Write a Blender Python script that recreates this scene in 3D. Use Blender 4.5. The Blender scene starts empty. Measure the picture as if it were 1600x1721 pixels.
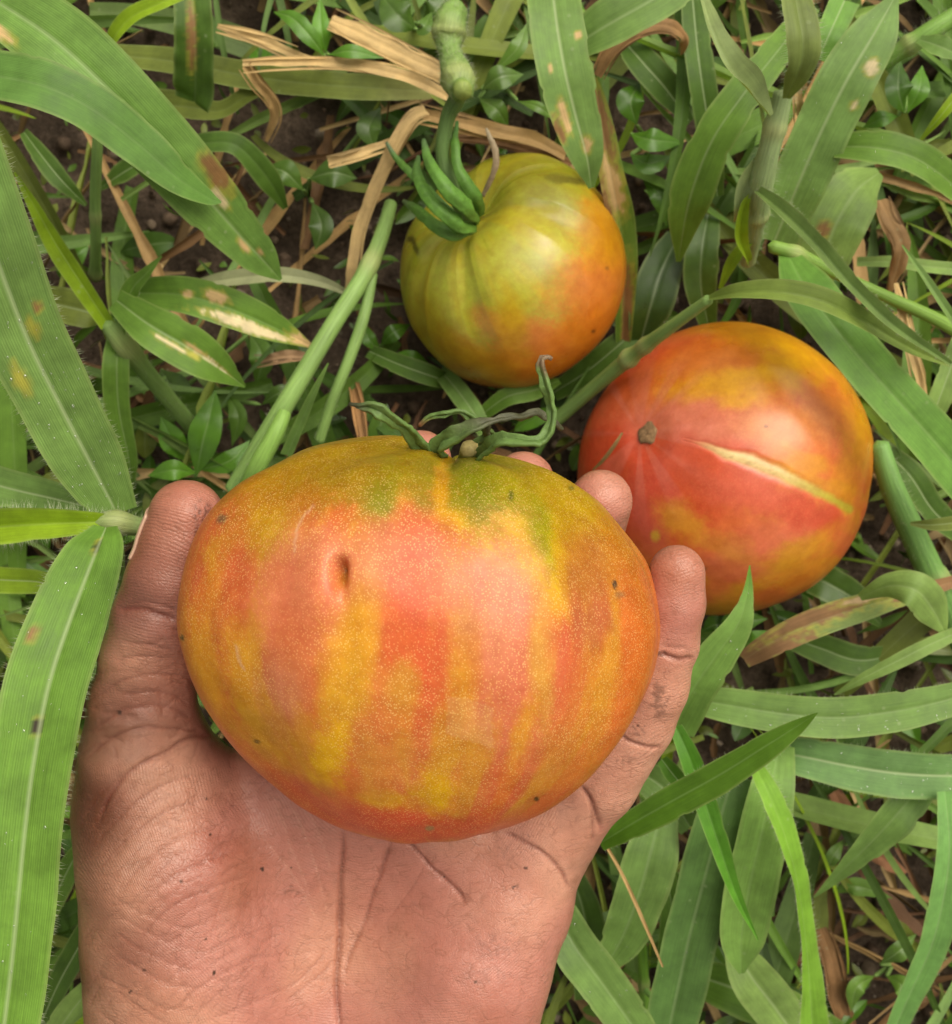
import bpy, math, random
import numpy as np
from mathutils import Vector, Matrix

# ------------------------------------------------------------------ camera, sky, sun
H = 0.40            # camera height above the soil (m)
F = 1931.0          # focal length in photograph pixels (photo 1600 x 1721)
CX, CY = 800.0, 860.5
scene = bpy.context.scene
cam_d = bpy.data.cameras.new("camera")
cam = bpy.data.objects.new("camera", cam_d)
scene.collection.objects.link(cam)
cam.location = (0, 0, H)
cam.rotation_euler = (0, 0, 0)
cam_d.sensor_fit = 'HORIZONTAL'
cam_d.sensor_width = 36.0
cam_d.lens = 36.0 * F / 1600.0
cam_d.clip_start = 0.005
cam_d.clip_end = 100.0
cam_d.dof.use_dof = True
cam_d.dof.focus_distance = 0.222
cam_d.dof.aperture_fstop = 36.0
scene.camera = cam
cy_ = scene.cycles
cy_.max_bounces = 6; cy_.diffuse_bounces = 3; cy_.glossy_bounces = 2; cy_.transmission_bounces = 3; cy_.transparent_max_bounces = 6

SUN_EL, SUN_AZ = math.radians(56), math.radians(50)   # azimuth measured from +x towards +y
world = bpy.data.worlds.new("World")
scene.world = world
world.use_nodes = True
wn = world.node_tree.nodes; wl = world.node_tree.links
for n in list(wn): wn.remove(n)
wout = wn.new('ShaderNodeOutputWorld'); wbg = wn.new('ShaderNodeBackground')
wsky = wn.new('ShaderNodeTexSky'); wsky.sky_type = 'NISHITA'; wsky.sun_disc = False
wsky.sun_elevation = SUN_EL
wsky.sun_rotation = math.pi / 2 - SUN_AZ
wsky.air_density = 1.0; wsky.dust_density = 5.0; wsky.ozone_density = 0.3
whs = wn.new('ShaderNodeHueSaturation'); whs.inputs['Saturation'].default_value = 0.0   # grey overcast
wtint = wn.new('ShaderNodeMix'); wtint.data_type = 'RGBA'; wtint.blend_type = 'MULTIPLY'; wtint.inputs[0].default_value = 1.0
wtint.inputs[7].default_value = (1.0, 0.96, 0.84, 1)   # warm white balance of thin cloud
wl.new(wsky.outputs[0], whs.inputs['Color']); wl.new(whs.outputs[0], wtint.inputs[6]); wl.new(wtint.outputs[2], wbg.inputs[0])
wbg.inputs[1].default_value = 0.085
wl.new(wbg.outputs[0], wout.inputs[0])

sun_d = bpy.data.lights.new("sun", 'SUN')
sun_d.energy = 1.5
sun_d.angle = math.radians(55)
sun_d.color = (1.0, 0.93, 0.78)
sun = bpy.data.objects.new("sun", sun_d)
scene.collection.objects.link(sun)
sdir = Vector((math.cos(SUN_EL) * math.cos(SUN_AZ), math.cos(SUN_EL) * math.sin(SUN_AZ), math.sin(SUN_EL)))
sun.rotation_euler = sdir.to_track_quat('Z', 'Y').to_euler()
sun.location = sdir * 3

vs = scene.view_settings
vs.view_transform = 'Standard'; vs.look = 'None'; vs.gamma = 1.0; vs.exposure = 0.82
vs.use_curve_mapping = False

# ------------------------------------------------------------------ helpers
rng = np.random.default_rng(7)
random.seed(7)

def lin(r, g, b, k=1.0):
    def f(v):
        v = v / 255.0
        return (v / 12.92 if v <= 0.04045 else ((v + 0.055) / 1.055) ** 2.4) * k
    return np.array([f(r), f(g), f(b)])

def P(x, y, z):
    """photo pixel (x, y) at height z (mm) -> world (m)"""
    d = H - z * 0.001
    return np.array([(x - CX) * d / F, (CY - y) * d / F, z * 0.001])

def PXY(v):
    d = H - v[:, 2]
    return CX + v[:, 0] * F / d, CY - v[:, 1] * F / d

def px2m(r, z):
    return r * (H - z * 0.001) / F

def sstep(a, b, x):
    t = np.clip((x - a) / (b - a), 0, 1)
    return t * t * (3 - 2 * t)

def _hash(xi, yi, zi, seed):
    h = (xi * 73856093) ^ (yi * 19349663) ^ (zi * 83492791) ^ (seed * 2654435761)
    h = h & 0xFFFFFFFF
    h = ((h ^ (h >> 16)) * 0x45d9f3b) & 0xFFFFFFFF
    h = ((h ^ (h >> 16)) * 0x45d9f3b) & 0xFFFFFFFF
    h = h ^ (h >> 16)
    return h / 4294967295.0

def vnoise(p, seed=0):
    p = np.asarray(p, dtype=np.float64)
    i = np.floor(p).astype(np.int64); f = p - i
    f = f * f * (3 - 2 * f)
    r = 0
    for dx in (0, 1):
        for dy in (0, 1):
            for dz in (0, 1):
                w = (f[:, 0] if dx else 1 - f[:, 0]) * (f[:, 1] if dy else 1 - f[:, 1]) * (f[:, 2] if dz else 1 - f[:, 2])
                r = r + w * _hash(i[:, 0] + dx, i[:, 1] + dy, i[:, 2] + dz, seed)
    return r

def fbm(p, octv=4, seed=0):
    r = 0; a = 0.5; t = 0
    for o in range(octv):
        r = r + a * vnoise(p * (2 ** o), seed + o * 17); t += a; a *= 0.5
    return r / t

def resample(pts, n, keys=None):
    """Catmull-Rom through pts (k x d), n samples evenly in arc length (first 2-3 dims)"""
    p = np.asarray(pts, float)
    if len(p) == 2:
        p = np.vstack([p[0], (p[0] + p[1]) / 2, p[1]])
    q = np.vstack([2 * p[0] - p[1], p, 2 * p[-1] - p[-2]])
    out = []
    m = 24
    for i in range(len(p) - 1):
        a, b, c, d = q[i], q[i + 1], q[i + 2], q[i + 3]
        for t in np.linspace(0, 1, m, endpoint=False):
            out.append(0.5 * (2 * b + (c - a) * t + (2 * a - 5 * b + 4 * c - d) * t * t + (3 * b - a - 3 * c + d) * t ** 3))
    out.append(p[-1])
    out = np.array(out)
    L = np.concatenate([[0], np.cumsum(np.linalg.norm(np.diff(out[:, :3], axis=0), axis=1))])
    s = np.linspace(0, L[-1], n)
    return np.column_stack([np.interp(s, L, out[:, k]) for k in range(out.shape[1])])

def make_obj(name, verts, faces, mat, parent=None, cols=None, uvs=None, smooth=True):
    """verts in world coordinates; faces: (n,4)/(n,3) int array or list"""
    verts = np.asarray(verts, dtype=np.float64).copy()
    if parent is not None:
        off = np.array(parent.matrix_world_loc)if hasattr(parent, 'matrix_world_loc') else np.array(origin_of(parent))
        verts -= off
    me = bpy.data.meshes.new(name)
    faces = np.asarray(faces, dtype=np.int32)
    k = faces.shape[1]; nf = len(faces)
    me.vertices.add(len(verts)); me.vertices.foreach_set('co', verts.astype(np.float32).ravel())
    me.loops.add(nf * k); me.loops.foreach_set('vertex_index', faces.ravel())
    me.polygons.add(nf); me.polygons.foreach_set('loop_start', np.arange(0, nf * k, k, dtype=np.int32))
    me.update(calc_edges=True)
    me.validate()
    if smooth:
        me.polygons.foreach_set('use_smooth', np.ones(len(me.polygons), dtype=bool))
    if cols is not None:
        c = np.ones((len(verts), 4), np.float32); cc = np.asarray(cols); c[:, :cc.shape[1]] = cc
        a = me.color_attributes.new('Col', 'FLOAT_COLOR', 'POINT')
        a.data.foreach_set('color', c.ravel())
    if uvs is not None:
        uvl = me.uv_layers.new(name='UVMap')
        uvl.data.foreach_set('uv', np.asarray(uvs, np.float32)[faces.ravel()].ravel())
    me.materials.append(mat)
    o = bpy.data.objects.new(name, me)
    scene.collection.objects.link(o)
    if parent is not None:
        o.parent = parent
    return o

def origin_of(o):
    v = Vector((0, 0, 0)); p = o
    while p is not None:
        v = v + p.location; p = p.parent
    return (v.x, v.y, v.z)

def tag(o, label=None, cat=None, group=None, kind=None):
    if label: o['label'] = label
    if cat: o['category'] = cat
    if group: o['group'] = group
    if kind: o['kind'] = kind
    return o

def thing(name, loc, label, cat, group=None):
    o = bpy.data.objects.new(name, None)
    o.empty_display_size = 0.01
    o.location = tuple(loc)
    scene.collection.objects.link(o)
    return tag(o, label, cat, group)

# ------------------------------------------------------------------ materials
class NT:
    def __init__(s, name):
        s.m = bpy.data.materials.new(name); s.m.use_nodes = True
        s.t = s.m.node_tree; s.n = s.t.nodes; s.l = s.t.links
        for n in list(s.n): s.n.remove(n)
        s.out = s.n.new('ShaderNodeOutputMaterial')
    def new(s, t, **kw):
        n = s.n.new(t)
        for k, v in kw.items():
            if k.startswith('_'): setattr(n, k[1:], v)
            else: n.inputs[k.replace('__', ' ')].default_value = v
        return n
    def link(s, a, b): s.l.new(a, b)
    def ramp(s, src, stops):
        r = s.n.new('ShaderNodeValToRGB'); e = r.color_ramp.elements
        while len(e) > 1: e.remove(e[0])
        e[0].position = stops[0][0]; e[0].color = stops[0][1]
        for p, c in stops[1:]:
            x = e.new(p); x.color = c
        s.link(src, r.inputs[0]); return r
    def math(s, op, a, b=None, clamp=False):
        n = s.n.new('ShaderNodeMath'); n.operation = op; n.use_clamp = clamp
        for i, v in enumerate((a, b)):
            if v is None: continue
            if isinstance(v, (int, float)): n.inputs[i].default_value = v
            else: s.link(v, n.inputs[i])
        return n.outputs[0]
    def mix(s, fac, a, b, blend='MIX'):
        n = s.n.new('ShaderNodeMix'); n.data_type = 'RGBA'; n.blend_type = blend
        for sock, v in ((n.inputs[0], fac), (n.inputs[6], a), (n.inputs[7], b)):
            if hasattr(v, 'links') or hasattr(v, 'is_linked'): s.link(v, sock)
            elif isinstance(v, (int, float)): sock.default_value = v
            else: sock.default_value = tuple(v) + (1,) * (4 - len(v))
        return n.outputs[2]
    def bump(s, h, strength, dist, prev=None):
        n = s.n.new('ShaderNodeBump'); n.inputs['Strength'].default_value = strength
        n.inputs['Distance'].default_value = dist
        s.link(h, n.inputs['Height'])
        if prev is not None: s.link(prev, n.inputs['Normal'])
        return n.outputs[0]

G4 = lambda v: (v, v, v, 1)

def mat_blade(name, rough=0.46, spec=0.32, trans=0.22, veins=1.0):
    m = NT(name)
    at = m.new('ShaderNodeAttribute', _attribute_name='Col')
    uv = m.new('ShaderNodeUVMap'); sep = m.new('ShaderNodeSeparateXYZ'); m.link(uv.outputs[0], sep.inputs[0])
    geo = m.new('ShaderNodeTexCoord')
    # mottling
    n1 = m.new('ShaderNodeTexNoise', Scale=140.0, Detail=6.0, Roughness=0.65); m.link(geo.outputs['Object'], n1.inputs['Vector'])
    r1 = m.ramp(n1.outputs[0], [(0.25, G4(0.72)), (0.75, G4(1.25))])
    col = m.mix(1.0, at.outputs['Color'], r1.outputs[0], 'MULTIPLY')
    if 'dry' not in name: col = m.mix(1.0, col, (1.10, 1.07, 0.86), 'MULTIPLY')
    # stretched streak noise in uv (parallel veins)
    mp = m.new('ShaderNodeMapping'); mp.inputs['Scale'].default_value = (3.0, 46.0, 1.0); m.link(uv.outputs[0], mp.inputs[0])
    n2 = m.new('ShaderNodeTexNoise', Scale=1.0, Detail=5.0, Roughness=0.7); m.link(mp.outputs[0], n2.inputs['Vector'])
    lo_, hi_ = (0.55, 1.35) if 'dry' in name else (0.74, 1.24)
    r2 = m.ramp(n2.outputs[0], [(0.3, G4(lo_)), (0.7, G4(hi_))])
    col = m.mix(0.8 * veins, col, r2.outputs[0], 'MULTIPLY')
    # midrib
    d = m.math('ABSOLUTE', m.math('SUBTRACT', sep.outputs[1], 0.5))
    rib = m.ramp(d, [(0.008, G4(0.75)), (0.042, G4(0))])
    ribf = m.math('MULTIPLY', rib.outputs[0], at.outputs['Alpha'])
    col = m.mix(ribf, col, (0.42, 0.50, 0.27))
    # small dust specks
    vo = m.new('ShaderNodeTexVoronoi', Scale=260.0); m.link(geo.outputs['Object'], vo.inputs['Vector'])
    n3 = m.new('ShaderNodeTexNoise', Scale=30.0, Detail=2.0); m.link(geo.outputs['Object'], n3.inputs['Vector'])
    sp = m.ramp(vo.outputs['Distance'], [(0.10, G4(1)), (0.17, G4(0))])
    spf = m.math('MULTIPLY', sp.outputs[0], m.ramp(n3.outputs[0], [(0.55, G4(0)), (0.72, G4(0.35))]).outputs[0])
    col = m.mix(spf, col, (0.36, 0.40, 0.24))
    wv = m.math('SINE', m.math('MULTIPLY', sep.outputs[1], 210.0))
    hgt = m.math('ADD', m.math('MULTIPLY', wv, 0.22), m.math('MULTIPLY', n1.outputs[0], 1.2))
    hgt = m.math('ADD', hgt, m.math('MULTIPLY', rib.outputs[0], -1.2))
    nb = m.bump(hgt, 0.35 * veins, 0.00025)
    bs = m.new('ShaderNodeBsdfPrincipled')
    m.link(col, bs.inputs['Base Color']); m.link(nb, bs.inputs['Normal'])
    rr = m.ramp(n1.outputs[0], [(0.3, G4(rough - 0.08)), (0.7, G4(rough + 0.14))])
    m.link(rr.outputs[0], bs.inputs['Roughness']); bs.inputs['Specular IOR Level'].default_value = spec
    tr = m.new('ShaderNodeBsdfTranslucent'); tc = m.mix(1.0, col, (1.15, 1.25, 0.5), 'MULTIPLY'); m.link(tc, tr.inputs[0])
    ms = m.new('ShaderNodeMixShader'); ms.inputs[0].default_value = trans
    m.link(bs.outputs[0], ms.inputs[1]); m.link(tr.outputs[0], ms.inputs[2]); m.link(ms.outputs[0], m.out.inputs[0])
    return m.m

def mat_simple(name, rough=0.6, spec=0.3, nscale=300.0, bumpd=0.0004, attr=True, color=(0.5, 0.5, 0.5), var=(0.65, 1.3)):
    m = NT(name)
    geo = m.new('ShaderNodeTexCoord')
    n1 = m.new('ShaderNodeTexNoise', Scale=nscale, Detail=6.0, Roughness=0.65); m.link(geo.outputs['Object'], n1.inputs['Vector'])
    r1 = m.ramp(n1.outputs[0], [(0.25, G4(var[0])), (0.75, G4(var[1]))])
    if attr:
        at = m.new('ShaderNodeAttribute', _attribute_name='Col'); base = at.outputs['Color']
        col = m.mix(1.0, base, r1.outputs[0], 'MULTIPLY')
    else:
        col = m.mix(1.0, color, r1.outputs[0], 'MULTIPLY')
    nb = m.bump(n1.outputs[0], 0.6, bumpd)
    bs = m.new('ShaderNodeBsdfPrincipled', Roughness=rough); bs.inputs['Specular IOR Level'].default_value = spec
    m.link(col, bs.inputs['Base Color']); m.link(nb, bs.inputs['Normal']); m.link(bs.outputs[0], m.out.inputs[0])
    return m.m

def mat_stem(name):
    m = NT(name)
    at = m.new('ShaderNodeAttribute', _attribute_name='Col')
    uv = m.new('ShaderNodeUVMap')
    mp = m.new('ShaderNodeMapping'); mp.inputs['Scale'].default_value = (4.0, 26.0, 1.0); m.link(uv.outputs[0], mp.inputs[0])
    n2 = m.new('ShaderNodeTexNoise', Scale=1.0, Detail=4.0, Roughness=0.7); m.link(mp.outputs[0], n2.inputs['Vector'])
    r2 = m.ramp(n2.outputs[0], [(0.3, G4(0.7)), (0.7, G4(1.25))])
    col = m.mix(1.0, at.outputs['Color'], r2.outputs[0], 'MULTIPLY')
    nb = m.bump(n2.outputs[0], 0.5, 0.0005)
    bs = m.new('ShaderNodeBsdfPrincipled', Roughness=0.5); bs.inputs['Specular IOR Level'].default_value = 0.35
    bs.inputs['Subsurface Weight'].default_value = 0.1; bs.inputs['Subsurface Radius'].default_value = (0.6, 1.0, 0.3); bs.inputs['Subsurface Scale'].default_value = 0.002
    m.link(col, bs.inputs['Base Color']); m.link(nb, bs.inputs['Normal']); m.link(bs.outputs[0], m.out.inputs[0])
    return m.m

def mat_tomato(name, speckle, rough, spec=0.5, coat=0.0):
    m = NT(name)
    at = m.new('ShaderNodeAttribute', _attribute_name='Col')
    geo = m.new('ShaderNodeTexCoord')
    n0 = m.new('ShaderNodeTexNoise', Scale=260.0, Detail=5.0, Roughness=0.7); m.link(geo.outputs['Object'], n0.inputs['Vector'])
    r0 = m.ramp(n0.outputs[0], [(0.28, (0.84, 0.74, 0.66, 1)), (0.72, (1.12, 1.22, 1.3, 1))])
    col = m.mix(1.0, at.outputs['Color'], r0.outputs[0], 'MULTIPLY')
    vo = m.new('ShaderNodeTexVoronoi', Scale=2300.0); vo.inputs['Randomness'].default_value = 1.0
    m.link(geo.outputs['Object'], vo.inputs['Vector'])
    dots = m.ramp(vo.outputs['Distance'], [(0.12, G4(1)), (0.42, G4(0))])
    n1 = m.new('ShaderNodeTexNoise', Scale=70.0, Detail=3.0); m.link(geo.outputs['Object'], n1.inputs['Vector'])
    dm = m.ramp(n1.outputs[0], [(0.3, G4(0.25)), (0.62, G4(1.0))])
    df = m.math('MULTIPLY', m.math('MULTIPLY', dots.outputs[0], dm.outputs[0]), speckle)
    gold = m.mix(0.55, col, (0.95, 0.64, 0.24))
    col = m.mix(df, col, gold)
    nb = m.bump(n0.outputs[0], 0.25, 0.0003)
    nb = m.bump(dots.outputs[0], 0.12 * min(1, speckle * 2), 0.0001, nb)
    bs = m.new('ShaderNodeBsdfPrincipled', Roughness=rough); bs.inputs['Specular IOR Level'].default_value = spec
    rr = m.ramp(n1.outputs[0], [(0.3, G4(rough - 0.07)), (0.7, G4(rough + 0.10))]); m.link(rr.outputs[0], bs.inputs['Roughness'])
    bs.inputs['Subsurface Weight'].default_value = 0.12; bs.inputs['Subsurface Radius'].default_value = (1.0, 0.35, 0.12); bs.inputs['Subsurface Scale'].default_value = 0.003
    bs.inputs['Coat Weight'].default_value = coat; bs.inputs['Coat Roughness'].default_value = 0.25
    m.link(col, bs.inputs['Base Color']); m.link(nb, bs.inputs['Normal']); m.link(bs.outputs[0], m.out.inputs[0])
    return m.m

def mat_skin(name):
    m = NT(name)
    at = m.new('ShaderNodeAttribute', _attribute_name='Col')
    geo = m.new('ShaderNodeTexCoord')
    n0 = m.new('ShaderNodeTexNoise', Scale=55.0, Detail=5.0, Roughness=0.6); m.link(geo.outputs['Object'], n0.inputs['Vector'])
    r0 = m.ramp(n0.outputs[0], [(0.3, (0.90, 0.80, 0.76, 1)), (0.7, (1.08, 1.12, 1.13, 1))])
    col = m.mix(1.0, at.outputs['Color'], r0.outputs[0], 'MULTIPLY')
    n4 = m.new('ShaderNodeTexNoise', Scale=420.0, Detail=4.0, Roughness=0.7); m.link(geo.outputs['Object'], n4.inputs['Vector'])
    r4 = m.ramp(n4.outputs[0], [(0.3, G4(0.93)), (0.7, G4(1.07))])
    col = m.mix(1.0, col, r4.outputs[0], 'MULTIPLY')
    # skin cells, and dermal ridges whose phase (mm) is stored in the alpha channel
    vo = m.new('ShaderNodeTexVoronoi', Scale=1150.0, _feature='DISTANCE_TO_EDGE'); 
    nd = m.new('ShaderNodeTexNoise', Scale=260.0, Detail=3.0); m.link(geo.outputs['Object'], nd.inputs['Vector'])
    mxv = m.new('ShaderNodeMix'); mxv.data_type = 'RGBA'; mxv.inputs[0].default_value = 0.004
    m.link(geo.outputs['Object'], mxv.inputs[6]); m.link(nd.outputs['Color'], mxv.inputs[7])
    m.link(mxv.outputs[2], vo.inputs['Vector'])
    cell = m.ramp(vo.outputs['Distance'], [(0.0, G4(0)), (0.16, G4(1))])
    phs = m.math('ADD', m.math('MULTIPLY', at.outputs['Alpha'], 2 * math.pi / 0.60), m.math('MULTIPLY', nd.outputs[0], 5.0))
    ridge = m.math('SINE', phs)
    h = m.math('ADD', m.math('MULTIPLY', cell.outputs[0], 0.35), m.math('MULTIPLY', m.math('MULTIPLY', ridge, m.ramp(n0.outputs[0], [(0.38, G4(0.1)), (0.62, G4(1))]).outputs[0]), 0.24))
    mpc = m.new('ShaderNodeMapping'); mpc.inputs['Rotation'].default_value = (0, 0, -0.72); mpc.inputs['Scale'].default_value = (200, 620, 300)
    m.link(mxv.outputs[2], mpc.inputs[0])
    vo2 = m.new('ShaderNodeTexVoronoi', Scale=1.0, _feature='DISTANCE_TO_EDGE'); m.link(mpc.outputs[0], vo2.inputs['Vector'])
    wr = m.ramp(vo2.outputs['Distance'], [(0.0, G4(0)), (0.10, G4(1))])
    wrm = m.math('MULTIPLY', m.math('SUBTRACT', 1.0, wr.outputs[0]), m.ramp(nd.outputs[0], [(0.42, G4(0)), (0.6, G4(1))]).outputs[0])
    col = m.mix(m.math('MULTIPLY', wrm, 0.30), col, (0.24, 0.10, 0.06))
    h = m.math('SUBTRACT', h, m.math('MULTIPLY', wrm, 0.55))
    nb = m.bump(h, 0.45, 0.00025)
    nb = m.bump(n4.outputs[0], 0.30, 0.0003, nb)
    rl = m.ramp(m.math('ADD', m.math('MULTIPLY', h, 0.5), 0.5), [(0.3, (0.90, 0.86, 0.84, 1)), (0.85, (1.05, 1.06, 1.06, 1))])
    col = m.mix(0.75, col, rl.outputs[0], 'MULTIPLY')
    bs = m.new('ShaderNodeBsdfPrincipled'); bs.inputs['Specular IOR Level'].default_value = 0.45
    rr = m.ramp(n0.outputs[0], [(0.3, G4(0.30)), (0.7, G4(0.48))]); m.link(rr.outputs[0], bs.inputs['Roughness'])
    bs.inputs['Subsurface Weight'].default_value = 0.14; bs.inputs['Subsurface Radius'].default_value = (1.0, 0.35, 0.2); bs.inputs['Subsurface Scale'].default_value = 0.0014
    m.link(col, bs.inputs['Base Color']); m.link(nb, bs.inputs['Normal']); m.link(bs.outputs[0], m.out.inputs[0])
    return m.m

def mat_soil(name):
    m = NT(name)
    geo = m.new('ShaderNodeTexCoord')
    n0 = m.new('ShaderNodeTexNoise', Scale=60.0, Detail=8.0, Roughness=0.75); m.link(geo.outputs['Object'], n0.inputs['Vector'])
    n1 = m.new('ShaderNodeTexNoise', Scale=520.0, Detail=6.0, Roughness=0.7); m.link(geo.outputs['Object'], n1.inputs['Vector'])
    c0 = m.ramp(n0.outputs[0], [(0.25, (0.040, 0.026, 0.018, 1)), (0.5, (0.105, 0.072, 0.050, 1)), (0.75, (0.21, 0.15, 0.105, 1))])
    c1 = m.ramp(n1.outputs[0], [(0.3, G4(0.5)), (0.7, G4(1.5))])
    col = m.mix(1.0, c0.outputs[0], c1.outputs[0], 'MULTIPLY')
    nb = m.bump(n1.outputs[0], 0.9, 0.0015); nb = m.bump(n0.outputs[0], 0.8, 0.005, nb)
    bs = m.new('ShaderNodeBsdfPrincipled', Roughness=0.85); bs.inputs['Specular IOR Level'].default_value = 0.25
    m.link(col, bs.inputs['Base Color']); m.link(nb, bs.inputs['Normal']); m.link(bs.outputs[0], m.out.inputs[0])
    return m.m

def mat_water(name):
    m = NT(name)
    tr = m.new('ShaderNodeBsdfTransparent'); gl = m.new('ShaderNodeBsdfGlossy', Roughness=0.12)
    ms = m.new('ShaderNodeMixShader'); ms.inputs[0].default_value = 0.18
    m.link(tr.outputs[0], ms.inputs[1]); m.link(gl.outputs[0], ms.inputs[2]); m.link(ms.outputs[0], m.out.inputs[0]); return m.m

M = dict(
    blade=mat_blade('grass_blade'), weed=mat_blade('weed_leaf', rough=0.34, spec=0.45, trans=0.15, veins=0.4),
    dry=mat_blade('dry_straw', rough=0.62, spec=0.25, trans=0.08, veins=1.0),
    stem=mat_stem('green_stem'), hair=mat_simple('plant_hair', rough=0.5, attr=False, color=(0.36, 0.40, 0.24)),
    water=mat_water('dew'), soil=mat_soil('soil'), crumb=mat_simple('soil_crumb', rough=0.85, spec=0.2, nscale=700),
    tom_big=mat_tomato('tomato_skin_speckled', 0.75, 0.38, 0.36), tom=mat_tomato('tomato_skin', 0.20, 0.32, 0.5, 0.12),
    sepal=mat_simple('sepal', rough=0.5, spec=0.35, nscale=500, bumpd=0.0006),
    skin=mat_skin('skin'), nail=mat_simple('nail', rough=0.35, spec=0.5, nscale=200, bumpd=0.0001, attr=False, color=(0.50, 0.31, 0.22), var=(0.92, 1.06)),
    scar=mat_simple('scar', rough=0.8, spec=0.2, nscale=900, bumpd=0.001),
)

C = dict(
    glauc=(0.140, 0.245, 0.070), mid=(0.105, 0.205, 0.030), lime=(0.21, 0.33, 0.015), dark=(0.034, 0.072, 0.012),
    pale=(0.190, 0.300, 0.090), olive=(0.140, 0.180, 0.035), deep=(0.062, 0.125, 0.018), yell=(0.24, 0.30, 0.055),
    tan=(0.46, 0.29, 0.12), straw=(0.58, 0.40, 0.18), brown=(0.23, 0.12, 0.05), pstem=(0.20, 0.32, 0.085),
    bright=(0.085, 0.21, 0.018),
)
C = {k: np.array(v) for k, v in C.items()}

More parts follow.
